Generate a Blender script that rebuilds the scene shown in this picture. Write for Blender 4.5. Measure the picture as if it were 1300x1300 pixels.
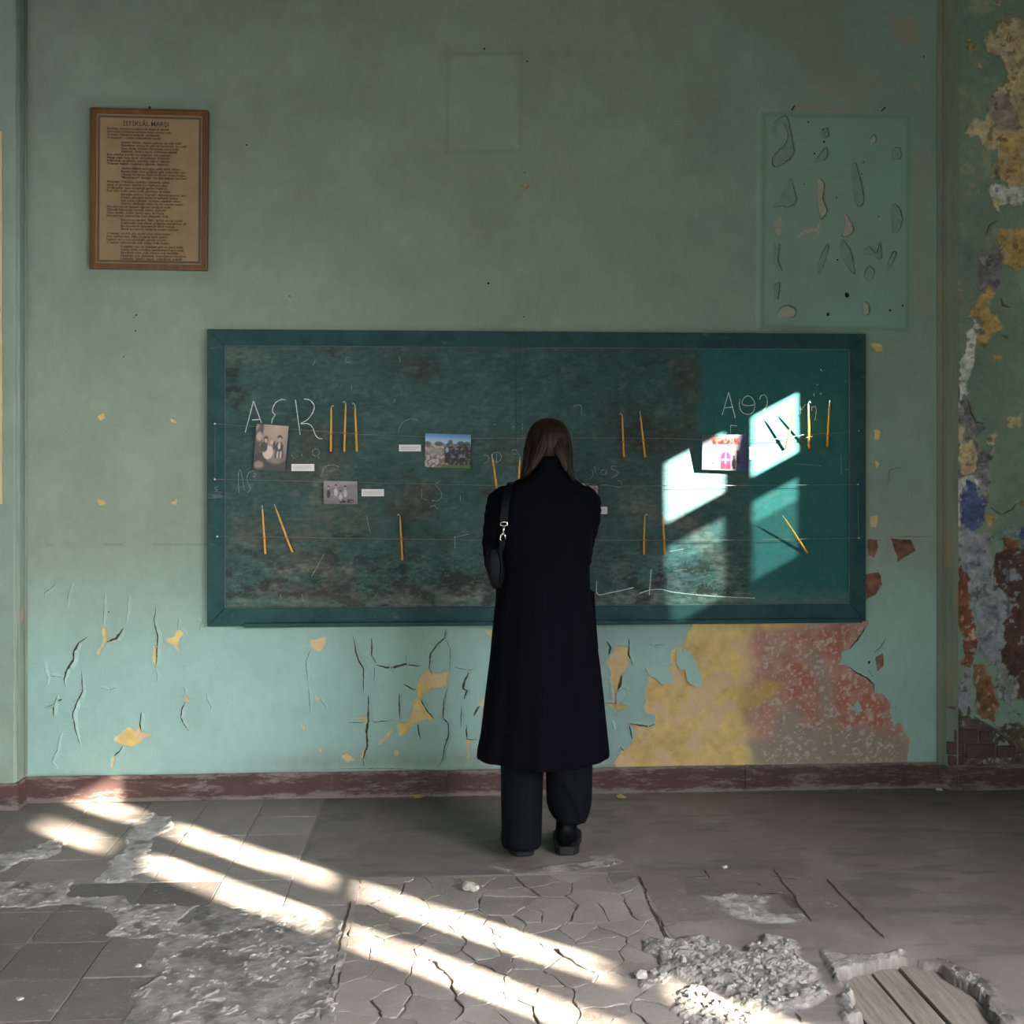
import bpy, bmesh, math, random
import numpy as np
from mathutils import Vector, Matrix, Euler

for o in list(bpy.data.objects): bpy.data.objects.remove(o)
SC = bpy.context.scene
COL = SC.collection
random.seed(7)

# ------------------------------------------------------------------ camera
F = 1408.0; YAW = math.atan(.0596); CD = 5.13; CH = 1.49; HY = 600.0
cam = bpy.data.cameras.new('camera'); cam.sensor_width = 36; cam.lens = F / 1300 * 36
cam.shift_y = -(650 - HY) / 1300; cam.clip_start = .02
camo = bpy.data.objects.new('camera', cam); COL.objects.link(camo)
camo.location = (0, -CD, CH); camo.rotation_euler = (math.pi / 2, 0, -YAW)
SC.camera = camo
# ------------------------------------------------------------------ world, sun, window and fill light, exposure
XR = 3.2                                    # inner face of the right wall that holds the windows
w = bpy.data.worlds.new('world'); SC.world = w; w.use_nodes = True
w.node_tree.nodes['Background'].inputs[0].default_value = (.62, .78, 1, 1)
w.node_tree.nodes['Background'].inputs[1].default_value = .9
SUNDIR = Vector((-1, .88, -.53)).normalized()
sl = bpy.data.lights.new('sun', 'SUN'); sl.energy = 110; sl.angle = math.radians(.7); sl.color = (1, .94, .84)
so = bpy.data.objects.new('sun', sl); COL.objects.link(so)
so.rotation_euler = SUNDIR.to_track_quat('-Z', 'Y').to_euler(); so.location = (8, -6, 6)
def window_or_fill_light(loc, sx, sy, energy, aim, col=(.97, .965, 1)):
    l = bpy.data.lights.new('window_or_fill_skylight', 'AREA'); l.shape = 'RECTANGLE'; l.size = sx; l.size_y = sy
    l.energy = energy; l.color = col; l.spread = math.radians(115)     # spread narrowed to keep the wall top and right corner darker
    o = bpy.data.objects.new('window_or_fill_skylight', l); COL.objects.link(o); o.location = loc
    o.rotation_euler = Vector(aim).to_track_quat('-Z', 'Z').to_euler()
window_or_fill_light((XR - .08, -1.67, 1.85), .7, 1.7, 6, (-1, 0, -.8))
window_or_fill_light((XR - .08, -4.43, 1.85), .8, 1.7, 190, (-1, .12, -.65))
window_or_fill_light((XR - .08, -7.0, 1.85), .8, 1.7, 150, (-1, .45, -.65))  # sky lamp for the added third window
window_or_fill_light((-1.9, -9.35, 1.55), 2.2, 2.0, 75, (-.05, 1, -.75))  # frontal fill lamp added behind the camera
SC.view_settings.view_transform = 'Standard'; SC.view_settings.look = 'None'
SC.view_settings.gamma = 1; SC.view_settings.use_curve_mapping = False
SC.view_settings.exposure = 0.58

# ------------------------------------------------------------------ photo pixel -> place
RV = np.array([math.cos(YAW), -math.sin(YAW), 0]); FV = np.array([math.sin(YAW), math.cos(YAW), 0]); CV = np.array([0, -CD, CH])
def ray(px, py): return FV + (px - 650) / F * RV + np.array([0, 0, (HY - py) / F])
def on_y(px, py, y=0.0):
    d = ray(px, py); return CV + d * (y + CD) / d[1]
def on_z(px, py, z=0.0):
    d = ray(px, py); return CV + d * (z - CH) / d[2]
def zoom(x0, y0, f, pts): return [(x0 + u / f, y0 + v / f) for u, v in pts]
def wall_pts(pts, y=0.0): return [tuple(on_y(a, b, y)[[0, 2]]) for a, b in pts]
def floor_pts(pts, z=0.0): return [tuple(on_z(a, b, z)[:2]) for a, b in pts]

# ------------------------------------------------------------------ numpy noise and distance fields
def vnoise(x, y, seed=0):
    xi = np.floor(x).astype(np.int64); yi = np.floor(y).astype(np.int64); fx = x - xi; fy = y - yi
    def h(a, b):
        n = (a * 374761393 + b * 668265263 + seed * 974711) & 0xffffffff
        n = ((n ^ (n >> 13)) * 1274126177) & 0xffffffff
        return ((n ^ (n >> 16)) & 0xffff) / 65535.0
    fx = fx * fx * (3 - 2 * fx); fy = fy * fy * (3 - 2 * fy)
    return (h(xi, yi) * (1 - fx) + h(xi + 1, yi) * fx) * (1 - fy) + (h(xi, yi + 1) * (1 - fx) + h(xi + 1, yi + 1) * fx) * fy
def fbm(x, y, s, seed=0, o=4):
    t = 0; a = .5; n = 0
    for i in range(o):
        t = t + a * vnoise(x * s, y * s, seed + i * 17); n += a; a *= .5; s *= 2.1
    return t / n
def sdf(X, Y, poly, pad=.12):
    P = np.array(poly, float); out = np.full(X.shape, pad)
    m = (X > P[:, 0].min() - pad) & (X < P[:, 0].max() + pad) & (Y > P[:, 1].min() - pad) & (Y < P[:, 1].max() + pad)
    if not m.any(): return out
    x = X[m]; y = Y[m]; d = np.full(x.shape, 1e9); ins = np.zeros(x.shape, bool)
    for i in range(len(P)):
        ax, ay = P[i - 1]; bx, by = P[i]; ex, ey = bx - ax, by - ay
        t = np.clip(((x - ax) * ex + (y - ay) * ey) / (ex * ex + ey * ey + 1e-12), 0, 1)
        d = np.minimum(d, (x - ax - t * ex) ** 2 + (y - ay - t * ey) ** 2)
        c = ((ay > y) != (by > y)) & (x < (bx - ax) * (y - ay) / (by - ay + 1e-12) + ax); ins ^= c
    d = np.sqrt(d); out[m] = np.minimum(np.where(ins, -d, d), pad); return out
def sm(v, a, b):
    t = np.clip((v - a) / (b - a), 0, 1); return t * t * (3 - 2 * t)
def lerp(a, b, t): return a + (np.asarray(b) - a) * t[..., None]

# ------------------------------------------------------------------ node helpers
class Mat:
    def __init__(s, name, rough=.8, spec=.3):
        s.m = bpy.data.materials.new(name); s.m.use_nodes = True; s.nt = s.m.node_tree
        s.b = s.nt.nodes['Principled BSDF']; s.b.inputs['Roughness'].default_value = rough; s.b.inputs['Specular IOR Level'].default_value = spec
        s.tc = None
    def n(s, typ, ins=None, **props):
        nd = s.nt.nodes.new(typ)
        for k, v in props.items(): setattr(nd, k, v)
        for k, v in (ins or {}).items():
            if isinstance(v, bpy.types.NodeSocket): s.nt.links.new(v, nd.inputs[k])
            else: nd.inputs[k].default_value = v
        return nd
    def co(s, scale=(1, 1, 1)):
        if not s.tc: s.tc = s.n('ShaderNodeTexCoord')
        return s.n('ShaderNodeMapping', {0: s.tc.outputs['Object'], 3: scale}).outputs[0]
    def noise(s, scale, detail=5, rough=.6, stretch=(1, 1, 1), dist=0):
        return s.n('ShaderNodeTexNoise', {'Vector': s.co(stretch), 'Scale': scale, 'Detail': detail, 'Roughness': rough, 'Distortion': dist}).outputs[0]
    def ramp(s, fac, stops):
        r = s.n('ShaderNodeValToRGB', {0: fac}); e = r.color_ramp.elements
        while len(e) < len(stops): e.new(.5)
        for q, (p, c) in zip(e, stops): q.position = p; q.color = (*c, 1) if not isinstance(c, (int, float)) else (c, c, c, 1)
        return r.outputs[0]
    def mix(s, fac, a, b, blend='MIX'):
        f4 = lambda c: (*c, 1) if isinstance(c, (tuple, list)) and len(c) == 3 else c
        return s.n('ShaderNodeMix', {0: fac, 6: f4(a), 7: f4(b)}, data_type='RGBA', blend_type=blend).outputs[2]
    def math(s, op, a, b=0.0, clamp=False): return s.n('ShaderNodeMath', {0: a, 1: b}, operation=op, use_clamp=clamp).outputs[0]
    def step(s, v, a, b): return s.n('ShaderNodeMapRange', {0: v, 1: a, 2: b, 3: 0.0, 4: 1.0}, interpolation_type='SMOOTHSTEP').outputs[0]
    def attr(s, name, fac=True): return s.n('ShaderNodeAttribute', attribute_name=name).outputs[2 if fac else 0]
    def color(s, c):
        if isinstance(c, bpy.types.NodeSocket): s.nt.links.new(c, s.b.inputs['Base Color'])
        else: s.b.inputs['Base Color'].default_value = (*c, 1)
        return s
    def rough(s, v): s.nt.links.new(v, s.b.inputs['Roughness']); return s
    def bump(s, h, strength=.3, dist=.01):
        s.nt.links.new(s.n('ShaderNodeBump', {'Height': h, 'Strength': strength, 'Distance': dist}).outputs[0], s.b.inputs['Normal']); return s
def simple(name, col, rough=.7, var=.25, scale=20, stretch=(1, 1, 1), bump=.15, spec=.3, metal=0):
    k = Mat(name, rough, spec); nz = k.noise(scale, 6, .65, stretch)
    k.color(k.mix(nz, tuple(c * (1 - var) for c in col), tuple(min(1, c * (1 + var)) for c in col)))
    if bump: k.bump(nz, bump, .004)
    k.b.inputs['Metallic'].default_value = metal
    return k.m

# ------------------------------------------------------------------ object helpers
def link(o, parent=None):
    COL.objects.link(o); o.parent = parent; return o
def obj(name, verts, faces, mats, parent=None, smooth=False, midx=None):
    me = bpy.data.meshes.new(name); me.from_pydata([tuple(map(float, v)) for v in verts], [], faces)
    for m in (mats if isinstance(mats, (list, tuple)) else [mats]): me.materials.append(m)
    if smooth: me.polygons.foreach_set('use_smooth', [True] * len(me.polygons))
    if midx: me.polygons.foreach_set('material_index', midx)
    me.update(); return link(bpy.data.objects.new(name, me), parent)
def tag(o, label, cat, group=None):
    o['label'] = label; o['category'] = cat
    if group: o['group'] = group
    return o
def struct(o): o['kind'] = 'structure'; return o
def empty(name, loc=(0, 0, 0), rot=(0, 0, 0)):
    o = bpy.data.objects.new(name, None); COL.objects.link(o); o.location = loc; o.rotation_euler = rot; o.empty_display_size = .05; return o
class MB:
    def __init__(s): s.v = []; s.f = []; s.mi = []
    def add(s, v, f, mi=0):
        o = len(s.v); s.v += [tuple(p) for p in v]; s.f += [tuple(i + o for i in q) for q in f]; s.mi += [mi] * len(f); return s
    def box(s, a, b, mi=0):
        x0, y0, z0 = a; x1, y1, z1 = b
        return s.add([(x0, y0, z0), (x1, y0, z0), (x1, y1, z0), (x0, y1, z0), (x0, y0, z1), (x1, y0, z1), (x1, y1, z1), (x0, y1, z1)],
              [(3, 2, 1, 0), (4, 5, 6, 7), (0, 1, 5, 4), (1, 2, 6, 5), (2, 3, 7, 6), (3, 0, 4, 7)], mi)
    def tube(s, pts, radii, seg=10, mi=0, cap=True, flat=1.0):
        pts = [Vector(p) for p in pts]; n = len(pts)
        if isinstance(radii, (int, float)): radii = [radii] * n
        up = None; V = []
        for i, p in enumerate(pts):
            d = (pts[min(i + 1, n - 1)] - pts[max(i - 1, 0)]).normalized()
            if up is None: up = d.orthogonal().normalized() if abs(d.z) > .9 else d.cross(Vector((0, 0, 1))).normalized()
            up = (up - d * up.dot(d)).normalized(); sd = d.cross(up)
            for k in range(seg):
                a = 2 * math.pi * k / seg; V.append(p + up * math.cos(a) * radii[i] + sd * math.sin(a) * radii[i] * flat)
        Fc = [(i * seg + k, i * seg + (k + 1) % seg, (i + 1) * seg + (k + 1) % seg, (i + 1) * seg + k) for i in range(n - 1) for k in range(seg)]
        if cap: Fc += [tuple(range(seg))[::-1], tuple((n - 1) * seg + k for k in range(seg))]
        return s.add(V, Fc, mi)
    def loft(s, rings, mi=0, cap0=True, cap1=True):
        seg = len(rings[0]); n = len(rings)
        Fc = [(i * seg + k, i * seg + (k + 1) % seg, (i + 1) * seg + (k + 1) % seg, (i + 1) * seg + k) for i in range(n - 1) for k in range(seg)]
        if cap0: Fc.append(tuple(range(seg))[::-1])
        if cap1: Fc.append(tuple((n - 1) * seg + k for k in range(seg)))
        return s.add([p for r in rings for p in r], Fc, mi)
    def prism(s, poly, y0, y1, mi=0):                       # wall polygon (x, z) between two depths
        n = len(poly); V = [(x, y0, z) for x, z in poly] + [(x, y1, z) for x, z in poly]
        return s.add(V, [tuple(range(n)), tuple(range(2 * n - 1, n - 1, -1))] + [(i, n + i, n + (i + 1) % n, (i + 1) % n) for i in range(n)], mi)
    def slab(s, poly, z0, z1, mi=0):                        # floor polygon (x, y) between two heights
        n = len(poly); V = [(x, y, z0) for x, y in poly] + [(x, y, z1) for x, y in poly]
        return s.add(V, [tuple(range(n))[::-1], tuple(range(n, 2 * n))] + [(i, (i + 1) % n, n + (i + 1) % n, n + i) for i in range(n)], mi)
    def build(s, name, mats, parent=None, smooth=False, bevel=0, recalc=True):
        o = obj(name, s.v, s.f, mats, parent, smooth, s.mi)
        if recalc:
            bm = bmesh.new(); bm.from_mesh(o.data); bmesh.ops.recalc_face_normals(bm, faces=bm.faces); bm.to_mesh(o.data); bm.free()
        if bevel:
            md = o.modifiers.new('bevel', 'BEVEL'); md.width = bevel; md.segments = 2; md.limit_method = 'ANGLE'
        return o
def grid(name, P, mat, attrs=None, color=None, parent=None, flip=False):     # P: rows x cols x 3
    r, c, _ = P.shape; me = bpy.data.meshes.new(name)
    idx = np.arange(r * c).reshape(r, c); q = np.stack([idx[:-1, :-1], idx[:-1, 1:], idx[1:, 1:], idx[1:, :-1]], -1).reshape(-1, 4)
    if flip: q = q[:, ::-1]
    me.vertices.add(r * c); me.vertices.foreach_set('co', P.reshape(-1).astype(np.float32))
    me.loops.add(q.size); me.loops.foreach_set('vertex_index', q.reshape(-1).astype(np.int32))
    me.polygons.add(len(q)); me.polygons.foreach_set('loop_start', np.arange(0, q.size, 4, dtype=np.int32))
    me.polygons.foreach_set('use_smooth', np.ones(len(q), bool)); me.update(calc_edges=True)
    for k, a in (attrs or {}).items():
        me.attributes.new(k, 'FLOAT', 'POINT').data.foreach_set('value', a.reshape(-1).astype(np.float32))
    if color is not None:
        rgba = np.concatenate([np.clip(color, 0, 1), np.ones(color.shape[:2] + (1,))], -1)
        me.attributes.new('tint', 'FLOAT_COLOR', 'POINT').data.foreach_set('color', rgba.reshape(-1).astype(np.float32))
    me.materials.append(mat); return link(bpy.data.objects.new(name, me), parent)

# ================================================================== BACK WALL
XL, XC = -1.897, 2.335                      # corners of the back wall
ZA = lambda *p: wall_pts(zoom(20, 740, 5, p)); ZB = lambda *p: wall_pts(zoom(380, 780, 5, p))
ZC = lambda *p: wall_pts(zoom(740, 780, 5.909, p)); ZD = lambda *p: wall_pts(zoom(940, 780, 5, p))
ZE = lambda *p: wall_pts(zoom(900, 400, 3.25, p)); ZG = lambda *p: wall_pts(zoom(900, 0, 3.25, p)); PX = lambda *p: wall_pts(p)
BIG = ZC((840, 60), (790, 130), (770, 200), (750, 240), (705, 245), (665, 280), (660, 340), (690, 380), (640, 392), (560, 400), (500, 400), (470, 415), (500, 462), (480, 520), (470, 640), (455, 700),
         (475, 745), (540, 745), (540, 820), (500, 838), (345, 815), (375, 935), (345, 1000), (290, 1020), (245, 1110), (240, 1180)) + \
      ZD((1060, 960), (1060, 925), (1080, 800), (1050, 760), (1020, 690), (980, 700), (945, 620), (955, 560), (920, 515), (850, 490), (845, 440), (800, 400), (740, 370), (690, 330),
         (640, 315), (640, 240), (690, 220), (740, 165), (780, 100), (815, 50), (790, 20))
PEEL = [BIG,
    ZA((955, 355), (1020, 330), (1035, 290), (1070, 320), (1045, 350), (1035, 440), (1010, 410)),
    ZA((620, 990), (725, 915), (760, 940), (785, 905), (800, 945), (870, 968), (830, 985), (740, 1042), (700, 1030), (670, 1030)),
    ZA((602, 1190), (612, 1110), (632, 1105), (625, 1150)), ZA((545, 280), (565, 285), (583, 340), (560, 400), (540, 455), (522, 445), (560, 370), (545, 320)),
    ZA((1068, 718), (1090, 720), (1103, 745), (1080, 758)), ZA((1063, 885), (1085, 878), (1103, 920), (1070, 912)), ZA((388, 742), (412, 738), (417, 777), (388, 782)),
    ZA((213, 790), (252, 765), (247, 835)), ZA((873, 400), (897, 400), (897, 500), (885, 545), (873, 470)),
    ZB((75, 160), (175, 145), (165, 190), (130, 240), (70, 205)), ZB((815, 345), (850, 380), (855, 460), (770, 525), (742, 512), (762, 400)), ZB((850, 378), (952, 362), (942, 452), (853, 462)),
    ZB((742, 515), (772, 530), (852, 660), (745, 682), (700, 708), (685, 690), (725, 600)), ZB((623, 680), (692, 688), (697, 732), (640, 777), (623, 752)), ZB((340, 662), (420, 653), (443, 692), (425, 697)),
    ZB((268, 905), (300, 883), (362, 920), (305, 942)), ZB((398, 860), (428, 838), (417, 912), (396, 922)), ZB((122, 862), (147, 838), (142, 884)), ZB((498, 817), (575, 738), (602, 718), (560, 792), (508, 828)),
    ZB((603, 870), (632, 853), (637, 892), (608, 908)), ZB((5, 700), (38, 718), (30, 738)), ZB((1058, 783), (1112, 795), (1085, 812), (1080, 902), (1066, 922)), ZB((1183, 100), (1222, 93), (1217, 142), (1188, 120)),
    ZB((1138, 555), (1178, 538), (1172, 582), (1143, 582)), ZB((98, 512), (134, 540), (103, 543)),
    ZC((215, 245), (335, 235), (345, 300), (350, 375), (290, 460), (275, 560), (255, 580), (320, 562), (327, 590), (300, 640), (262, 662), (332, 690), (255, 738), (183, 670), (235, 655), (205, 420), (178, 340), (210, 310)),
    ZD((858, 280), (907, 238), (907, 330), (868, 372)), ZE((655, 925), (695, 925), (697, 960), (680, 1002), (655, 990)), ZE((748, 920), (832, 925), (855, 970), (780, 1018), (765, 960)),
    ZE((645, 1070), (700, 1060), (718, 1110), (690, 1150), (645, 1175)), ZE((678, 473), (708, 478), (702, 514), (684, 512)), ZE((678, 598), (704, 612), (690, 635)), ZE((660, 115), (705, 118), (722, 150), (690, 150)),
    ZE((665, 830), (695, 830), (692, 880), (668, 870)), ZD((970, 560), (990, 585), (975, 610)), PX((123, 528), (132, 525), (134, 531), (127, 534)), PX((214, 529), (222, 533), (225, 538), (217, 534)), PX((123, 633), (131, 634), (133, 640), (126, 641)), PX((216, 638), (225, 633), (224, 641)), PX((660, 232), (668, 229), (673, 236), (668, 242), (661, 240))]
ISLE = ZD((706, 600), (745, 543), (778, 612), (740, 628))
REDF = ZD((20, 640), (60, 420), (130, 60), (880, 20), (920, 300), (1080, 560), (1140, 980), (80, 980), (60, 850))
YEL = ZD((10, 500), (130, 420), (260, 440), (220, 530), (100, 590), (0, 600))
RED2 = [ZD((300, 310), (440, 310), (510, 500), (490, 650), (380, 640), (280, 540)), ZD((340, 130), (640, 60), (690, 120), (640, 300), (510, 260), (400, 200)), ZD((590, 420), (780, 420), (850, 520), (940, 540), (980, 720), (620, 720))]
GRY = [ZD((230, 600), (370, 560), (400, 700), (560, 740), (800, 720), (900, 760), (1080, 770), (1090, 960), (210, 960)), ZD((430, 200), (510, 230), (560, 420), (610, 720), (540, 740), (490, 420), (440, 330)), ZD((60, 830), (220, 760), (230, 950), (60, 950))]
REDS = [PEEL[i] for i in (27, 28, 29, 30)]

xs = np.linspace(XL, XC, 770); zs = np.concatenate([np.arange(0, 1.0, .005), np.linspace(1.0, 3.85, 400)])
X, Z = np.meshgrid(xs, zs)
peel = np.full(X.shape, .12)
jX = X + .016 * (fbm(X, Z, 34, 91, 3) - .5); jZ = Z + .016 * (fbm(X, Z, 34, 92, 3) - .5)
for p in PEEL: peel = np.minimum(peel, sdf(jX, jZ, p))
peel = np.maximum(peel, -sdf(X, Z, ISLE))
wx = X + .05 * (fbm(X, Z, 9, 3) - .5); wz = Z + .05 * (fbm(X, Z, 9, 8) - .5)
n1 = fbm(X, Z, 1.1, 1); n2 = fbm(X, Z, 5, 2); n3 = fbm(X * 3, Z, 14, 5); n4 = fbm(X, Z, 30, 6)
up = np.array([.235, .288, .232]); lo = np.array([.270, .420, .385])
t = sm(Z + .25 * (n1 - .5), 1.22, .55)
paint = up + (lo - up) * t[..., None]
paint = lerp(paint, np.array([.20, .275, .235]), .75 * sm(X + .5 * n1, 1.0, 2.3) * sm(Z, 1.0, 1.5))     # cooler, slightly darker colour towards the corner
paint *= (1 + .22 * (n1 - .5) + .22 * (n2 - .5) + .08 * (n3 - .5) + .10 * (n4 - .5))[..., None]
line = np.exp(-((Z - 1.163 - .004 * (n2 - .5)) / .004) ** 2) * (n2 > .42); paint *= (1 - .25 * line)[..., None]
low = np.exp(-((Z - .16 - .04 * (n1 - .5)) / .05) ** 2) * sm(X, -1.2, -.6) * sm(X, 1.2, .5); paint = lerp(paint, (.20, .21, .19), .55 * low * (.4 + n3))
paint = lerp(paint, (.17, .155, .13), .7 * sm(Z + .03 * n2, .155, .115))
for poly, c, a, s in [
    (ZG((0, 0), (560, 10), (560, 180), (600, 290), (430, 330), (320, 200), (100, 60)), (.20, .225, .15), .5, .08),
    (ZG((750, 70), (860, 70), (870, 190), (820, 190), (770, 130)), (.30, .25, .19), .7, .02),
    (ZG((400, 310), (600, 280), (740, 320), (640, 410), (420, 380)), (.27, .25, .18), .5, .04),
    (ZG((820, 345), (880, 320), (880, 370)), (.30, .28, .22), .6, .02), (ZG((350, 435), (650, 438), (640, 462), (350, 458)), (.27, .25, .19), .6, .01),
    (ZG((840, 620), (910, 620), (910, 1300), (835, 1300)), (.25, .255, .19), .5, .03)]:
    d = sdf(wx, wz, poly); paint = lerp(paint, c, a * sm(d, s, -s) * (.6 + .7 * n2))
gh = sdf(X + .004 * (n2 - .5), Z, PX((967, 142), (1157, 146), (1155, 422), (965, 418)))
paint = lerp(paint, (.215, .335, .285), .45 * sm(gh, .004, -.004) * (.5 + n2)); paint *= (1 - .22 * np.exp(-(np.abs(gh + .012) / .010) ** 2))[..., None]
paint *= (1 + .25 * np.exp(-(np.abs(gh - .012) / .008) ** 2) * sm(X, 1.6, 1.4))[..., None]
g2 = sdf(X, Z, PX((570, 70), (662, 68), (661, 191), (568, 193))); paint *= (1 + .05 * sm(g2, .003, -.003) - .13 * np.exp(-(np.abs(g2) / .008) ** 2))[..., None]
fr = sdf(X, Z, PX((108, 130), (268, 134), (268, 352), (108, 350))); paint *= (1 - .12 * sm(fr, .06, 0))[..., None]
# what lies under the paint
und = np.array([.58, .42, .165]) * (1 + .5 * (n2 - .5) + .5 * (n4 - .5))[..., None]
und = lerp(und, (.54, .39, .28), .6 * sm(fbm(X, Z, 13, 11), .52, .60))
rd = sdf(wx + .22 * (fbm(X, Z, 4, 22) - .5), wz + .1 * (fbm(X, Z, 5, 23) - .5), REDF)
pink = np.array([.38, .20, .16]) * (1 + .5 * (n2 - .5) + .5 * (n4 - .5))[..., None]; pink = lerp(pink, (.40, .27, .22), .6 * sm(fbm(X, Z, 16, 21), .5, .62))
und = lerp(und, (0, 0, 0), np.zeros(X.shape)); und = und + (pink - und) * sm(rd, .04, -.04)[..., None]
und = lerp(und, (.45, .30, .10), .85 * sm(sdf(wx, wz, YEL), .02, -.02))
for q in RED2: und = lerp(und, (.36, .12, .08), .85 * sm(sdf(wx, wz, q), .03, -.03) * sm(fbm(X, Z, 26, 31), .38, .5))
for q in GRY: und = lerp(und, (.27, .225, .19), .85 * sm(sdf(wx, wz, q), .03, -.03))
und = lerp(und, (.50, .43, .38), .75 * sm(fbm(X, Z, 75, 41), .60, .70) * sm(rd, .02, -.06))
for q in REDS: und = und + (np.array([.18, .085, .06]) * (1 + 1.4 * (n4 - .5) + .8 * (n2 - .5))[..., None] - und) * sm(sdf(X, Z, q), .03, .02)[..., None]
und = lerp(und, (.30, .26, .20), sm(sdf(X, Z, PEEL[-1]), .02, .01))
inside = sm(peel, .001, -.004)
Yd = .0025 * inside + .0015 * inside * (fbm(X, Z, 30, 51) - .5) - .0016 * (n2 - .5) - .0006 * (n4 - .5)
Yd -= .003 * np.exp(-np.abs(peel - .004) / .006) * (peel > 0) * (fbm(X, Z, 12, 61) > .4)      # lifted rim of the paint
P = np.stack([X, Yd, Z], -1)
k = Mat('peeling_painted_plaster', .75, .25)
pm = k.step(k.math('ADD', k.attr('peel'), k.math('MULTIPLY', k.math('SUBTRACT', k.noise(120, 3), .5), .006)), .0012, -.0012)
fine = k.noise(220, 3, .6, (1, 1, .6)); c = k.mix(pm, k.attr('tint', False), k.attr('under', False))
c = k.mix(k.math('MULTIPLY', k.step(k.noise(38, 6, .75), .62, .72), .22), c, (.16, .17, .14))
k.color(k.mix(1, c, k.mix(fine, (.86,) * 3, (1.14,) * 3), 'MULTIPLY')); k.bump(k.math('ADD', fine, k.math('MULTIPLY', k.noise(55, 5, .7), k.math('ADD', 1.0, k.math('MULTIPLY', pm, 2.0)))), .22, .004)
M_WALL = k.m
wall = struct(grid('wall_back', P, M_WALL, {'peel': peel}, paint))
rgba = np.concatenate([np.clip(und, 0, 1), np.ones(X.shape + (1,))], -1)
wall.data.attributes.new('under', 'FLOAT_COLOR', 'POINT').data.foreach_set('color', rgba.reshape(-1).astype(np.float32))
def tint_at(x, z, under=False):
    i = int(np.clip(np.searchsorted(zs, z), 0, len(zs) - 1)); j = int(np.clip(np.searchsorted(xs, x), 0, len(xs) - 1))
    return (und if under else paint)[i, j]

# paint lips along the cracks: one part each, a raised curling edge beside a dark ribbon for the gap's dirt and shade
k = Mat('lifted_paint', .7, .3); k.color(k.mix(1, k.attr('tint', False), k.mix(k.noise(220, 3), (.88,) * 3, (1.14,) * 3), 'MULTIPLY')); M_LIP = k.m
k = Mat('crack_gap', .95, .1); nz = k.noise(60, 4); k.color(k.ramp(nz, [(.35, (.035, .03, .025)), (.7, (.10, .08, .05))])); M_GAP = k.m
def crack(pts, width=.0015, lip=.004, side=1, reach=.014, y0=0.0, parent=None, name='paint_crack', tone=None):
    Q = []
    for a, b in zip(pts[:-1], pts[1:]):
        n = max(2, int(math.hypot(b[0] - a[0], b[1] - a[1]) / .012))
        Q += [(a[0] + (b[0] - a[0]) * i / n, a[1] + (b[1] - a[1]) * i / n) for i in range(n)]
    Q.append(pts[-1]); n = len(Q); V = []; Fc = []; mi = []; cols = []
    for i, (x, z) in enumerate(Q):
        a = Q[max(0, i - 1)]; b = Q[min(n - 1, i + 1)]; dx, dz = b[0] - a[0], b[1] - a[1]; L = math.hypot(dx, dz) + 1e-9
        nx, nz_ = dz / L, -dx / L
        if nx * side < 0: nx, nz_ = -nx, -nz_
        tt = math.sin(math.pi * min(1, max(0, (i + .3) / (n - .4)))) ** .6
        jx, jz = random.uniform(-.0012, .0012), random.uniform(-.0012, .0012); x += jx; z += jz
        wv = 1.25 * width * tt * random.uniform(.7, 1.4); lf = lip * tt * random.uniform(.6, 1.3)
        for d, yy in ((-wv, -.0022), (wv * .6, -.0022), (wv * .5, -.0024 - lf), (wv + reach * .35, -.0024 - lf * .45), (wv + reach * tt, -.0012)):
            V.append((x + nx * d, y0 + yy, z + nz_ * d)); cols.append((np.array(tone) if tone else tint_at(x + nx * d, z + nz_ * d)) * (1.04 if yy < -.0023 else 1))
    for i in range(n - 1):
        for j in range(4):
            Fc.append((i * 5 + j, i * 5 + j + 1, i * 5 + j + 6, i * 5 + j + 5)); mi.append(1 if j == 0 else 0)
    o = obj(name, V, Fc, [M_LIP, M_GAP], parent or wall, False, mi)
    rg = np.concatenate([np.array(cols), np.ones((len(cols), 1))], 1)
    o.data.attributes.new('tint', 'FLOAT_COLOR', 'POINT').data.foreach_set('color', rg.reshape(-1).astype(np.float32)); return o
W2, W3 = .0034, .0052
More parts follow.
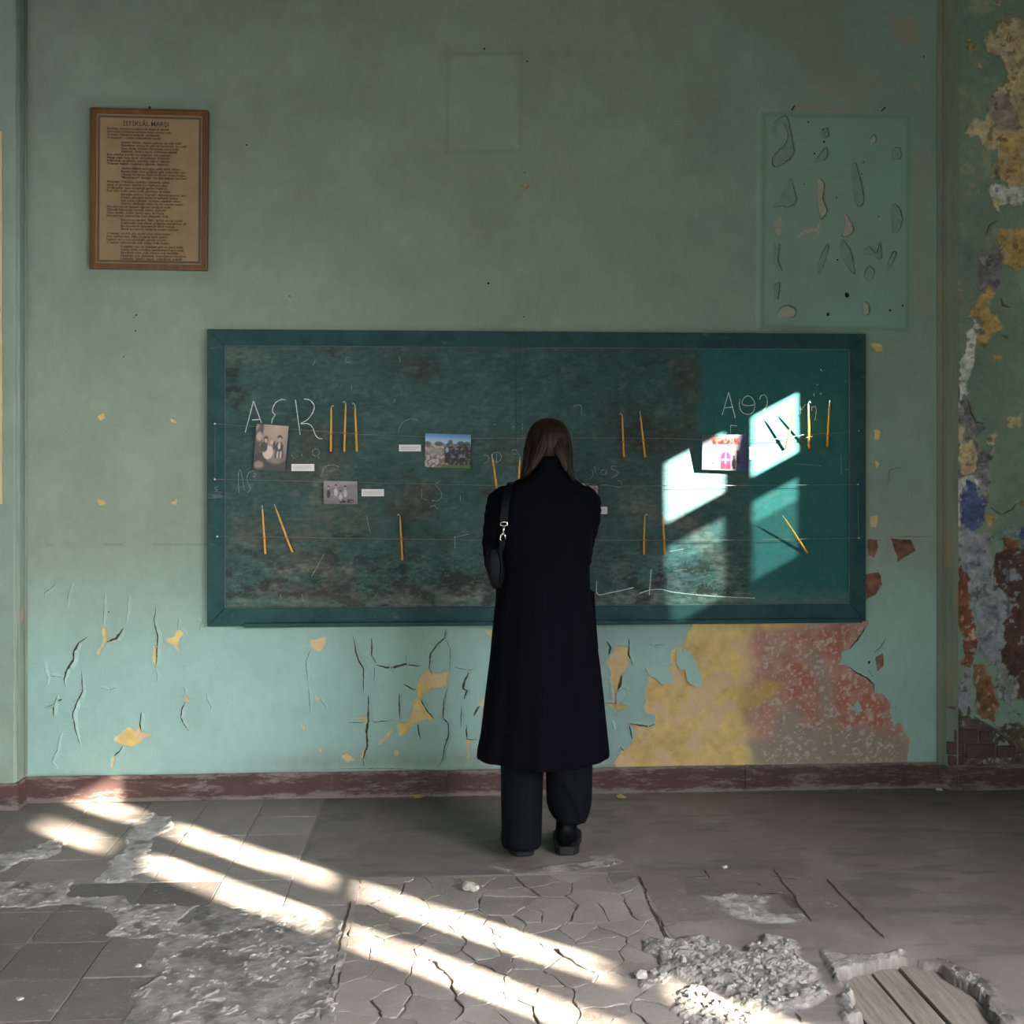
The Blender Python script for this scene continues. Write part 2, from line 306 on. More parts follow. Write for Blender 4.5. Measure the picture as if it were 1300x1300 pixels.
for p, wd, lp in [
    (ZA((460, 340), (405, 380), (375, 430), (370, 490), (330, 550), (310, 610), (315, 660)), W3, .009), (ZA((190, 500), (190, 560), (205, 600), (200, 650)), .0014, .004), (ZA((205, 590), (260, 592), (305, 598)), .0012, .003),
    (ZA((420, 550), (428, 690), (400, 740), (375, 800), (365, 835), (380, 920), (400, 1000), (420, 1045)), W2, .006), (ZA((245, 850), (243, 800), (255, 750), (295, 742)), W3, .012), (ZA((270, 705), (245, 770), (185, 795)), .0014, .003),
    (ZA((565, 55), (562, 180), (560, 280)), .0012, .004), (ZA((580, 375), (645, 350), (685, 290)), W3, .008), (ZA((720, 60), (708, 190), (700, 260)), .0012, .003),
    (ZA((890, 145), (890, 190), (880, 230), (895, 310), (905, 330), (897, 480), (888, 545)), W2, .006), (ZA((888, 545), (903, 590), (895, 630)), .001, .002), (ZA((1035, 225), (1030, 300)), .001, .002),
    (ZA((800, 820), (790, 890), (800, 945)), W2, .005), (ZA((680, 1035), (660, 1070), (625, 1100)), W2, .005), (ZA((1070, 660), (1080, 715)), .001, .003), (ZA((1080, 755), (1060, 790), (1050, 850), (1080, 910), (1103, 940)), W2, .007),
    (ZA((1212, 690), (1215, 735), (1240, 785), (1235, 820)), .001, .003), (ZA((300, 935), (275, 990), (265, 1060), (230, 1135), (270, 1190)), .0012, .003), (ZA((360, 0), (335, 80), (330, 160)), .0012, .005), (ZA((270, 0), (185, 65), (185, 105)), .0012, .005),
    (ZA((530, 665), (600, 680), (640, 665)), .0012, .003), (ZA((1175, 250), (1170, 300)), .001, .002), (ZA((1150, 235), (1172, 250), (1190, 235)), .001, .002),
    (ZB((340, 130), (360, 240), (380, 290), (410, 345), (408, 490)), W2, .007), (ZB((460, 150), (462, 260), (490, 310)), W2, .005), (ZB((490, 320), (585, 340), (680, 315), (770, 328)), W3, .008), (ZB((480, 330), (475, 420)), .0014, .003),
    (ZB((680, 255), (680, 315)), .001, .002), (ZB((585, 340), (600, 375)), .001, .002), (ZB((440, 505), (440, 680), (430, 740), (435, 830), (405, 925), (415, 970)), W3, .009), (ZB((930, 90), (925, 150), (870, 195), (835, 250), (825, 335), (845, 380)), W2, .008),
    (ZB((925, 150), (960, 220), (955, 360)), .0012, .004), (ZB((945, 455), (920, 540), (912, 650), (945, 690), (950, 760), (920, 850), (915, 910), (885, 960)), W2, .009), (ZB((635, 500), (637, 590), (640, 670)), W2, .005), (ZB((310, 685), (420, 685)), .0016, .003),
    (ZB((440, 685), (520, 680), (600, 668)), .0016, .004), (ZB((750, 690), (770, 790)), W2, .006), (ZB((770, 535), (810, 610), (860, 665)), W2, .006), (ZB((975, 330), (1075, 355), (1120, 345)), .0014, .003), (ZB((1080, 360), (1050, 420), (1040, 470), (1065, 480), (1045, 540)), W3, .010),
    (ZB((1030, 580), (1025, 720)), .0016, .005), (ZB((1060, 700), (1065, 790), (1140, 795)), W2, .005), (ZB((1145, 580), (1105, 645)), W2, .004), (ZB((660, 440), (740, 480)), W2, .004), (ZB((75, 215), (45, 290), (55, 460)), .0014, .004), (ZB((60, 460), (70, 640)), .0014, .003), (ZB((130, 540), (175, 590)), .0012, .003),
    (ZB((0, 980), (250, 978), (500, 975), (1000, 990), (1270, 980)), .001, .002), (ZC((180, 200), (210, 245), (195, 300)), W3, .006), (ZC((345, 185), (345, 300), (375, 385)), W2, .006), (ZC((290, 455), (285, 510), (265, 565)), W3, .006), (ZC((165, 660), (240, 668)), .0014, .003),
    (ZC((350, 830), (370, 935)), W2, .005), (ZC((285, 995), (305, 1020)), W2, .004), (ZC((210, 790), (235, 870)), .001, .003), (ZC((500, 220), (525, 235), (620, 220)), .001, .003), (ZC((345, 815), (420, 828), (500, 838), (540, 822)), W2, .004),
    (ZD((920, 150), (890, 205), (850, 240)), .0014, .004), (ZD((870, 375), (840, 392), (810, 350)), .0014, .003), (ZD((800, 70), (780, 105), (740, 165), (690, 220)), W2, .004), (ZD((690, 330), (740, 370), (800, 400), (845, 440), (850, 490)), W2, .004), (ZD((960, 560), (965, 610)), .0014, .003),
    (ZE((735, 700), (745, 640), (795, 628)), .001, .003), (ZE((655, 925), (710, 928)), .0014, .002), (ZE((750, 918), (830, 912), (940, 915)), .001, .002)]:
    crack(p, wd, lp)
def flake(poly, lift, name='paint_flake', base=-.003):      # a curling chip: lift(x, z) gives its distance from the wall
    bm = bmesh.new(); vs = [bm.verts.new((x, 0, z)) for x, z in poly]; bm.faces.new(vs)
    bmesh.ops.triangulate(bm, faces=bm.faces[:]); bmesh.ops.subdivide_edges(bm, edges=bm.edges[:], cuts=3, use_grid_fill=True)
    cols = []
    for v in bm.verts: v.co.y = base - lift(v.co.x, v.co.z); cols.append((*tint_at(v.co.x, v.co.z), 1))
    me = bpy.data.meshes.new(name); bm.to_mesh(me); bm.free(); me.materials.append(M_LIP)
    c = lo * 1.05
    me.attributes.new('tint', 'FLOAT_COLOR', 'POINT').data.foreach_set('color', np.tile([*c, 1], len(me.vertices)).astype(np.float32))
    o = link(bpy.data.objects.new(name, me), wall); md = o.modifiers.new('thick', 'SOLIDIFY'); md.thickness = .0012; return o
def lift_down(poly, amt):
    zt = max(p[1] for p in poly); zb = min(p[1] for p in poly); return lambda x, z: amt * ((zt - z) / (zt - zb)) ** 1.7
for q, a in [(ZC((705, 245), (750, 238), (800, 290), (840, 340), (865, 410), (880, 470), (885, 520), (830, 535), (775, 490), (765, 400), (735, 420), (700, 370)), .022),
             (ZC((470, 400), (560, 392), (662, 385), (667, 510), (590, 522), (545, 475), (500, 462)), .014), (ZC((250, 590), (300, 562), (325, 570), (325, 595), (300, 640), (250, 680)), .012)]:
    flake(q, lift_down(q, a))
def round_poly(q, n=4):
    N = len(q); out = []
    for i in range(N):
        p0, p1, p2, p3 = q[i - 1], q[i], q[(i + 1) % N], q[(i + 2) % N]
        for j in range(n):
            t = j / n; out.append(tuple(.5 * (2 * p1[c] + (p2[c] - p0[c]) * t + (2 * p0[c] - 5 * p1[c] + 4 * p2[c] - p3[c]) * t * t + (3 * p1[c] - p0[c] - 3 * p2[c] + p3[c]) * t ** 3) + random.uniform(-.0012, .0012) for c in (0, 1)))
    return out
# glue remains and holes in the ghost of a removed notice
M_GLUE = simple('old_glue', (.33, .32, .26), .85, .35, 60); M_GLUED = simple('grey_glue', (.19, .26, .222), .85, .4, 35); M_HOLE = simple('dark_hole', (.012, .012, .012), 1, .2)
for q, m in [(((260, 520), (285, 490), (320, 485), (340, 560), (345, 640), (275, 690), (262, 650), (310, 600), (325, 560), (305, 505), (280, 520), (285, 570), (265, 560)), M_GLUED), (((460, 545), (485, 530), (492, 560), (470, 570)), M_GLUED), (((440, 660), (480, 610), (485, 650), (450, 670)), M_GLUED),
             (((335, 735), (350, 780), (358, 830), (330, 855), (300, 850), (265, 855), (300, 800)), M_GLUED), (((450, 740), (475, 760), (470, 820), (485, 870), (465, 905), (455, 880), (445, 800)), M_GLUE), (((270, 920), (298, 895), (295, 970), (275, 960)), M_GLUE),
             (((360, 985), (390, 950), (440, 940), (460, 905), (452, 975), (440, 957), (390, 970)), M_GLUE), (((560, 880), (595, 940), (580, 970), (545, 975), (562, 940)), M_GLUE), (((545, 990), (580, 1030), (600, 1135), (550, 1060)), M_GLUED), (((265, 1015), (290, 1010), (285, 1070), (302, 1120), (270, 1090)), M_GLUED),
             (((640, 1030), (660, 1020), (690, 1045), (705, 1000), (710, 1065), (680, 1055), (640, 1050)), M_GLUED), (((640, 1140), (658, 1100), (680, 1120), (665, 1165)), M_GLUED), (((755, 850), (785, 860), (795, 920), (760, 965)), M_GLUED), (((665, 575), (680, 555), (688, 580), (670, 595)), M_GLUE),
             (((590, 690), (608, 680), (638, 820), (612, 850), (595, 780)), M_GLUED), (((755, 620), (785, 610), (790, 650), (760, 655)), M_GLUED), (((285, 1290), (310, 1260), (355, 1275), (350, 1305), (290, 1310)), M_GLUE), (((635, 1250), (655, 1255), (660, 1290), (640, 1300)), M_GLUE), (((268, 1180), (290, 1170), (285, 1230), (272, 1225)), M_GLUED),
             (((450, 1090), (485, 1010), (490, 1030), (460, 1130)), M_GLUED), (((735, 1090), (760, 1040), (770, 1050), (740, 1120)), M_GLUED)]:
    q = wall_pts(zoom(900, 0, 3.25, q)); q = round_poly(q); MB().prism(q, -.0022, .002).build('glue_mark', m, wall)
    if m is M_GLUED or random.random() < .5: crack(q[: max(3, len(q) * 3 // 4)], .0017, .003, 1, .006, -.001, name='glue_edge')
for (px, py), r_ in [((1026, 155), .004), ((1034, 195), .005), ((1062, 251), .004), ((1096, 206), .003), ((1094, 221), .003), ((1021, 234), .003), ((1115, 275), .004), ((1134, 320), .006), ((1146, 388), .005), ((1130, 394), .006), ((1051, 399), .008), ((1075, 375), .013), ((1045, 165), .007), ((1046, 180), .006), ((1063, 330), .005), ((615, 62), .006), ((669, 78), .005), ((666, 219), .003), ((620, 360), .006), ((1103, 841), .007), ((172, 420), .004), ((157, 453), .003), ((173, 400), .004), ((368, 376), .004), ((665, 402), .004), ((170, 403), .003), ((138, 777), .004), ((1173, 72), .004), ((313, 184), .004)]:
    x, _, z = on_y(px, py); n = 7; MB().prism([(x + r_ * random.uniform(.6, 1.2) * math.cos(a * 2 * math.pi / n), z + r_ * random.uniform(.6, 1.2) * math.sin(a * 2 * math.pi / n)) for a in range(n)], -.0021, .001).build('wall_hole', M_HOLE, wall)
M_IRON = simple('rusty_iron', (.03, .027, .025), .6, .3, 80, metal=.5)
for a, b in [((1005, 140), (1009, 134)), ((1119, 141), (1124, 136))]:
    p0 = on_y(*a, .0); p1 = on_y(*b, -.02); tag(MB().tube([p0, p1], .003, 8).build('bent_nail', M_IRON), 'bent black nail in the wall above the pale outline of a removed notice', 'nail', 'nails above the removed notice')
# screw plug in the wall
x, _, z = on_y(667, 236); e = tag(MB().tube([(x, .002, z), (x, -.010, z)], [.014, .011], 12).build('wall_plug', simple('plaster_plug', (.33, .27, .19), .9, .3, 90)), 'small tan screw plug in the green wall above the chalkboard', 'wall plug')

# ================================================================== PILASTERS, OTHER WALLS, CEILING
YPL, YPR = -.105, -.056; XPR = 2.395; HC = 3.85
k = Mat('pilaster_paint', .78, .25); nz = k.noise(7, 6, .65); c = k.ramp(nz, [(.3, (.205, .265, .22)), (.7, (.245, .315, .26))]); c = k.mix(k.math('MULTIPLY', k.step(k.noise(30, 6, .7, (1, 1, .2)), .58, .72), .35), c, (.27, .27, .22))
k.color(c); k.bump(k.noise(60, 5, .7), .2, .004); M_PIL = k.m
MB().box((-3.6, YPL, 0), (XL, .1, HC)).build('wall_left', M_PIL, bevel=.012)['kind'] = 'structure'
wl = bpy.data.objects['wall_left']
for px in (22.5,):                                                       # bead on the return of the left pilaster
    MB().tube([(XL + .002, YPL + .02, .13), (XL + .002, YPL + .02, HC)], .009, 10).build('corner_bead', M_PIL, wl, True)
MB().tube([(XL + .004, -.004, .13), (XL + .004, -.004, HC)], .008, 10).build('corner_bead', M_PIL, wl, True)
M_CHIP = simple('bare_plaster_chip', (.45, .29, .20), .9, .2, 60)
za = on_y(27, 768)[2]; zb_ = on_y(27, 790)[2]
obj('paint_chip', [(XL + .0015, -.03, za), (XL + .0015, -.05, za - .01), (XL + .0015, -.055, (za + zb_) / 2), (XL + .0015, -.045, zb_), (XL + .0015, -.03, zb_ + .02)], [(0, 1, 2, 3, 4)], M_CHIP, wl)
# wooden strip closing the right hand corner
k = Mat('worn_corner_strip', .8, .2); nz = k.noise(6, 6, .7, (3, 3, .5)); k.color(k.mix(k.step(k.noise(9, 6, .7, (4, 4, .35)), .55, .63), k.ramp(nz, [(.3, (.12, .145, .115)), (.7, (.19, .22, .17))]), (.23, .17, .115))); k.bump(nz, .4, .006); M_STRIP = k.m
st = MB(); pr = [(XC - .012, .01), (XC - .012, -.006), (XC + .004, -.020), (XC + .014, -.020), (XC + .02, -.034), (XC + .044, -.056), (XC + .062, -.066), (XC + .066, .01)]
st.loft([[(x, y, z) for x, y in pr] for z in np.linspace(.0, HC, 60)]); struct(st.build('trim_1', M_STRIP))
# right pilaster face
x2 = np.linspace(XPR, 2.80, 84); z2 = np.linspace(0, HC, 770); X2, Z2 = np.meshgrid(x2, z2)
pil = lambda y0, *p: [tuple(on_y(a, b, YPR)[[0, 2]]) for a, b in zoom(1170, y0, 5, p)]
wX = X2 + .05 * (fbm(X2, Z2, 22, 71) - .5) + .02 * (fbm(X2, Z2, 60, 81) - .5); wZ = Z2 + .05 * (fbm(X2, Z2, 22, 72) - .5) + .02 * (fbm(X2, Z2, 60, 82) - .5)
m1 = fbm(X2, Z2, 4, 73); m2 = fbm(X2, Z2, 24, 74); m3 = fbm(X2, Z2, 70, 75, 3)
cl = np.array([.195, .26, .20]) * (1 + .5 * (m1 - .5) + .3 * (m2 - .5) + .2 * (m3 - .5))[..., None]
cl = lerp(cl, (.235, .35, .30), .6 * sm(Z2, 1.2, .8)); hh = np.zeros(X2.shape)
TAN, WHT, GRE, BLU, BGR, RED, DRK, RST, BRN, OCH = (.55, .41, .25), (.62, .59, .54), (.20, .185, .185), (.085, .11, .25), (.27, .285, .32), (.22, .085, .055), (.11, .060, .048), (.23, .115, .06), (.12, .09, .075), (.50, .31, .12)
for y0, c, d, q in [
    (0, TAN, 1, ((470, 110), (560, 100), (700, 120), (700, 1190), (580, 1180), (450, 1120), (440, 1070), (480, 1000), (475, 960), (410, 965), (350, 900), (345, 850), (285, 845), (330, 755), (400, 775), (430, 680), (480, 560), (540, 500), (530, 400), (480, 330), (405, 340), (440, 250), (470, 200))),
    (0, (.27, .22, .20), .5, ((400, 660), (480, 600), (540, 600), (620, 720), (600, 830), (520, 820), (460, 770))), (0, OCH, .5, ((470, 840), (640, 850), (640, 1170), (460, 1100), (490, 990))), (0, OCH, 1, ((275, 255), (310, 238), (342, 280), (320, 328), (295, 300))), (0, TAN, 1, ((400, 190), (435, 178), (442, 260), (400, 272))), (0, TAN, 1, ((350, 430), (380, 393), (387, 432))),
    (0, WHT, 1, ((430, 1170), (560, 1180), (700, 1190), (700, 1300), (450, 1300))), (0, TAN, .8, ((440, 0), (490, 0), (480, 25), (455, 20))),
    (250, TAN, 1, ((445, 0), (520, 0), (490, 100), (450, 60))), (250, OCH, 1, ((490, 220), (560, 195), (700, 205), (700, 400), (560, 470), (500, 430))), (250, GRE, 1.4, ((350, 340), (380, 330), (420, 370), (490, 320), (500, 440), (500, 540), (480, 600), (360, 610), (340, 570), (380, 500))),
    (250, OCH, 1.2, ((370, 640), (430, 580), (470, 600), (440, 700), (505, 820), (400, 950), (350, 900), (360, 860), (400, 800), (340, 770), (300, 770), (340, 700))), (250, WHT, 1.6, ((285, 850), (330, 780), (370, 830), (350, 930), (325, 1050), (300, 1150), (280, 1250), (300, 1310), (225, 1310), (220, 1200), (260, 1000), (300, 900))),
    (250, TAN, 1, ((195, 700), (225, 690), (230, 780), (245, 890), (220, 900), (215, 800))), (250, TAN, 1, ((207, 540), (225, 530), (230, 580), (255, 580), (240, 600), (212, 590))), (250, OCH, .8, ((450, 1010), (500, 1005), (510, 1040), (460, 1045))), (250, GRE, 1.3, ((295, 800), (340, 840), (430, 830), (400, 890), (340, 870))),
    (500, GRE, 1.4, ((215, 0), (290, 0), (300, 100), (340, 180), (400, 190), (350, 270), (380, 350), (470, 330), (450, 400), (420, 520), (430, 640), (420, 720), (250, 720), (210, 650), (190, 480), (240, 500), (230, 300), (190, 150))), (500, WHT, 1, ((210, 0), (250, 0), (240, 120), (215, 170), (195, 140))),
    (500, TAN, 1, ((240, 330), (335, 285), (368, 380), (358, 470), (280, 528), (243, 500))), (500, TAN, .9, ((225, 200), (265, 210), (270, 320), (235, 320))), (500, TAN, 1, ((555, 140), (632, 133), (632, 207), (558, 217))), (500, TAN, 1, ((412, 292), (440, 248), (482, 265), (467, 322), (430, 328))), (500, WHT, 1.2, ((230, 540), (290, 520), (360, 520), (390, 600), (340, 560), (290, 560), (245, 660), (235, 830), (195, 800))),
    (500, BLU, 1.5, ((290, 548), (330, 562), (400, 640), (412, 740), (380, 830), (330, 872), (240, 840), (252, 750), (247, 650))), (500, OCH, 1, ((388, 790), (430, 753), (473, 790), (430, 842))), (500, OCH, 1, ((598, 690), (680, 635), (680, 708))), (500, BGR, 1.5, ((230, 860), (340, 880), (440, 870), (430, 1000), (460, 1100), (460, 1310), (320, 1310), (290, 1150), (210, 1060), (210, 930))),
    (500, (.18, .27, .24), .8, ((440, 870), (600, 840), (640, 880), (600, 930), (450, 940))), (500, DRK, 1.5, ((470, 1010), (540, 985), (700, 1005), (700, 1310), (480, 1310), (460, 1150))), (500, RST, 1.3, ((530, 930), (620, 925), (620, 1000), (530, 990))), (500, BLU, 1.3, ((615, 860), (700, 830), (700, 1010), (640, 980))), (500, BGR, 1.2, ((520, 1110), (600, 1110), (640, 1170), (540, 1180))), (500, RED, 1, ((215, 1080), (260, 1090), (300, 1140), (310, 1310), (215, 1310), (240, 1180))),
    (750, DRK, 1.5, ((500, -10), (700, -10), (700, 680), (560, 680), (500, 400), (540, 200))), (750, BGR, 1.5, ((315, -10), (500, -10), (600, 100), (540, 200), (520, 350), (480, 450), (430, 470), (370, 390), (380, 250), (330, 130))), (750, RED, 1, ((215, -10), (305, -10), (312, 130), (350, 240), (360, 340), (300, 490), (258, 480), (280, 330), (230, 180))), (750, TAN, .7, ((300, 260), (340, 240), (345, 300), (310, 320))),
    (750, RST, 1.2, ((325, 460), (390, 465), (450, 560), (485, 700), (465, 850), (355, 770), (335, 620))), (750, BGR, 1, ((250, 498), (312, 510), (312, 745), (250, 775), (212, 700))), (750, (.25, .24, .25), 1.2, ((480, 440), (550, 470), (612, 620), (560, 725), (500, 705), (465, 560))), (750, (.17, .25, .21), .5, ((530, 770), (600, 750), (680, 810), (600, 860))), (750, (.115, .085, .055), 1, ((470, 860), (640, 830), (690, 1000), (690, 1060), (560, 960))),
    (750, BRN, 1.6, ((160, 740), (250, 785), (330, 800), (480, 900), (700, 1070), (700, 1150), (140, 1150), (150, 850)))]:
    dd = sdf(wX, wZ, pil(y0, *q)); mk = sm(dd, .004, -.004); cc = np.array(c) * (1 + 1.0 * (m2 - .5) + .7 * (m3 - .5))[..., None]
    cl = cl + (cc - cl) * (mk * (.55 + .45 * d if d < 1 else 1))[..., None]; hh = np.maximum(hh, mk * d)
spk = sm(m2 + .25 * (m1 - .5), .62, .70) * (hh < .3) * sm(Z2, 2.3, 2.8); cl = lerp(cl, (.36, .31, .21), .7 * spk)
cl = lerp(cl, (.055, .05, .05), .6 * sm(fbm(X2, Z2, 34, 79), .62, .70) * (hh > .3))
cl = lerp(cl, (.42, .40, .37), .6 * sm(fbm(X2, Z2, 38, 80), .66, .72) * (hh > .9))
Y2 = YPR + .004 * hh + .007 * hh * (fbm(X2, Z2, 40, 77) - .5) - .002 * (m2 - .5)
k = Mat('ruined_plaster', .85, .2); fine = k.noise(180, 4, .7); k.color(k.mix(1, k.attr('tint', False), k.mix(fine, (.72,) * 3, (1.28,) * 3), 'MULTIPLY')); k.bump(k.math('ADD', fine, k.noise(70, 5, .7)), .5, .006)
wr = struct(grid('wall_right', np.stack([X2, Y2, Z2], -1), k.m, None, cl))
M_BRICK = simple('old_brick', (.10, .055, .045), .9, .5, 50, bump=.5)
for (a, b, c_, d_) in [(205, 880, 355, 965), (165, 960, 270, 1040), (285, 975, 460, 1060), (370, 890, 450, 960), (175, 1050, 265, 1110), (480, 985, 590, 1060)]:     # bricks bared above the skirting
    (xa, za), (xb, zb_) = pil(750, (a, b), (c_, d_)); MB().box((xa, YPR - .007, zb_), (xb, YPR + .02, za)).build('brick', M_BRICK, wr, bevel=.006)
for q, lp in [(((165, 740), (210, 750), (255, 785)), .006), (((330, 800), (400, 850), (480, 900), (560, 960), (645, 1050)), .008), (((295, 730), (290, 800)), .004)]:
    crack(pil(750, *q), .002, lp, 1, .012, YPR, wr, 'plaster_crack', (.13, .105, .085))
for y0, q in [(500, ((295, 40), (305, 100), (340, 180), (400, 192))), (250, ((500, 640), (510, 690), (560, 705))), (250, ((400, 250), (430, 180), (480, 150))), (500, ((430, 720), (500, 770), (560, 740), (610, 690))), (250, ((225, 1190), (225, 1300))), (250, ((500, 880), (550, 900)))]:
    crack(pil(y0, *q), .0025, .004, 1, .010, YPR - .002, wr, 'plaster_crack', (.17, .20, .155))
# skirting boards
k = Mat('worn_maroon_skirting', .7, .3); wn = k.noise(11, 8, .75, (.45, 1, 2.2)); wn2 = k.noise(60, 5, .7, (.5, 1, 1.5))
c = k.ramp(k.noise(5, 5), [(.3, (.058, .031, .030)), (.7, (.095, .050, .046))]); sepz = k.n('ShaderNodeSeparateXYZ', {0: k.co()}).outputs[2]
edge = k.math('ADD', k.step(sepz, .095, .125), k.step(sepz, .035, .005), True)
wear = k.step(k.math('ADD', k.math('MULTIPLY', wn, .7), k.math('ADD', k.math('MULTIPLY', wn2, .3), k.math('MULTIPLY', edge, .13))), .50, .64)
k.color(k.mix(k.math('MULTIPLY', wear, .75), c, (.215, .185, .165))); k.bump(wn2, .3, .004); M_SKIRT = k.m
ZS = .118
def skirt(name, a, b, h=ZS, th=.016, parent=None):          # a, b: (x, y) on the wall line; board stands proud towards the room
    a = Vector((*a, 0)); b = Vector((*b, 0)); d = (b - a).normalized(); n = Vector((d.y, -d.x, 0)); N = max(2, int((b - a).length / .06)); V = []; prf = [(-.01, 0), (th, 0), (th, h * .8), (th * .75, h * .86), (th * .7, h * .97), (th * .4, h), (-.01, h)]
    m = MB(); m.loft([[tuple(a + (b - a) * (i / N) + n * (q + (random.uniform(-.001, .001) if q > 0 else 0)) + Vector((0, 0, z + (random.uniform(-.0012, .0012) if z > 0 else 0)))) for q, z in prf] for i in range(N + 1)])
    return m.build(name, M_SKIRT, parent)
sk = struct(empty('baseboard_back'))
jx = [XL, on_y(567, 990)[0], on_y(945, 985)[0], XC + .002]
for a, b in zip(jx[:-1], jx[1:]): skirt('skirting_board', (a + .0015, 0), (b - .0015, 0), parent=sk)
sk = struct(empty('baseboard_left')); skirt('skirting_board', (-3.5, YPL), (XL + .014, YPL), parent=sk); skirt('skirting_board', (XL, YPL - .014), (XL, -.012), parent=sk)
sk = struct(empty('baseboard_right')); skirt('skirting_board', (XC + .004, -.004), (XPR + .004, YPR - .006), parent=sk); skirt('skirting_board', (XPR + .002, YPR), (XR, YPR), parent=sk)
# the rest of the room: right wall with its windows, rear wall, far left wall, ceiling
k = Mat('room_plaster', .85, .2); k.color(k.ramp(k.noise(3, 6), [(.3, (.20, .27, .22)), (.7, (.27, .36, .31))])); k.bump(k.noise(50, 5), .2, .004); M_ROOM = k.m
M_WWOOD = simple('old_window_paint', (.40, .40, .37), .7, .25, 20)
WINS = [(-1.987, -1.348, [(-1.947, -1.696), (-1.586, -1.388)]), (-4.76, -4.106, [(-4.72, -4.53), (-4.336, -4.146)]), (-7.33, -6.67, [(-7.29, -7.05), (-6.95, -6.71)])]  # third window added behind the camera to bring in more skylight
ROWS = [(2.41, 2.69), (1.92, 2.295), (1.436, 1.86), (1.0, 1.36)]; WB, WT = .95, 2.74
T0, T1 = XR + .024, XR + .06
ys = [-9.5] + sorted([v for a in WINS for v in (a[0], a[1])]) + [.1]
mb = MB()
for i in range(0, len(ys), 2): mb.box((T0, ys[i], 0), (T1, ys[i + 1], HC))
for a, b, _ in WINS: mb.box((T0, a, 0), (T1, b, WB)); mb.box((T0, a, WT), (T1, b, HC))
mb.box((2.79, YPR + .002, 0), (XR + .06, .1, HC))
mb.build('wall_right_window_side', M_ROOM)['kind'] = 'structure'
k = Mat('grimy_glass', .3); tr = k.n('ShaderNodeBsdfTransparent', {0: (.30, .36, .36, 1)}); k.nt.links.new(tr.outputs[0], k.nt.nodes['Material Output'].inputs[0]); M_GRIME = k.m
k = Mat('filthy_glass', .3); tr = k.n('ShaderNodeBsdfTransparent', {0: (.19, .22, .22, 1)}); k.nt.links.new(tr.outputs[0], k.nt.nodes['Material Output'].inputs[0]); M_FILTH = k.m
k = Mat('dusty_glass', .3); tr = k.n('ShaderNodeBsdfTransparent', {0: k.ramp(k.noise(5, 4, .6), [(.35, (.36, .35, .33)), (.62, (.95, .92, .86))])}); k.nt.links.new(tr.outputs[0], k.nt.nodes['Material Output'].inputs[0]); M_DUSTY = k.m
for i, (a, b, cols_) in enumerate(WINS):
    wn_ = struct(empty(f'window_{i + 1}', (XR, (a + b) / 2, WB)))
    off = Vector((XR, (a + b) / 2, WB))
    def part(name, y0, y1, z0, z1, m=M_WWOOD, x0=-.006, x1=.010):
        MB().box((x0, y0 - off.y, z0 - off.z), (x1, y1 - off.y, z1 - off.z)).build(name, m, wn_)
    (c0, c1), (c2, c3) = cols_
    ROWS_ = [(2.41, 2.69 if i == 0 else 2.60)] + ROWS[1:]
    part('jamb', a - .03, c0, WB - .03, WT + .03); part('mullion', c1, c2, WB, WT); part('jamb', c3, b + .03, WB - .03, WT + .03)
    zz = [WT + .03, *[v for r_ in ROWS_ for v in (r_[1], r_[0])], WB - .03]
    for j in range(0, len(zz), 2):
        part('glazing_bar', c0, c1, zz[j + 1], zz[j]); part('glazing_bar', c2, c3, zz[j + 1], zz[j])
    if i == 1:
        for y0, y1 in cols_:
            for z0, z1 in ROWS_: part('pane', y0, y1, z0, z1, M_DUSTY, .003, .006)
    if i == 0:                                               # unseen boards added to block the low sun, filthy glass above
        part('outer_sun_block', a - .03, b + .03, .88, 1.89, M_WWOOD, .0125, .022)  # outer sheet added to stop a stray sun leak
        for y0, y1 in cols_:
            part('pane', y0, y1, 1.92, 2.19, M_FILTH, .003, .006); part('sun_block', y0, y1, 1.436, 1.86, M_WWOOD, -.002, .012); part('sun_block', y0, y1, 1.0, 1.36, M_WWOOD, -.002, .012); part('pane', y0, y1, 2.19, 2.295, M_GRIME, .003, .006)
MB().box((-3.7, -9.6, 0), (-3.6, .1, HC)).build('wall_far_left', M_ROOM)['kind'] = 'structure'
mb = MB(); mb.box((-3.7, -9.6, 0), (-3.1, -9.5, HC)).box((-.7, -9.6, 0), (XR + .05, -9.5, HC)).box((-3.1, -9.6, 2.6), (-.7, -9.5, HC)).box((-3.1, -9.6, 0), (-.7, -9.5, .5)); mb.build('wall_rear', M_ROOM)['kind'] = 'structure'  # unseen rear opening added to go with the frontal fill lamp
MB().box((-3.7, -9.6, HC), (XR + .05, .1, HC + .1)).build('ceiling', simple('ceiling_plaster', (.20, .20, .18), .9, .2, 3))['kind'] = 'structure'
# pale board edge on the left pilaster
a = on_y(-3, 167, YPL - .012); b = on_y(2.8, 640, YPL - .012)
tag(MB().box((a[0] - .4, YPL - .020, b[2]), (b[0], YPL - .002, a[2])).build('notice_board', simple('cream_board', (.55, .42, .25), .7, .15, 8), bevel=.002), 'cream board fixed on the pilaster beside the framed poem, only its edge showing', 'board')

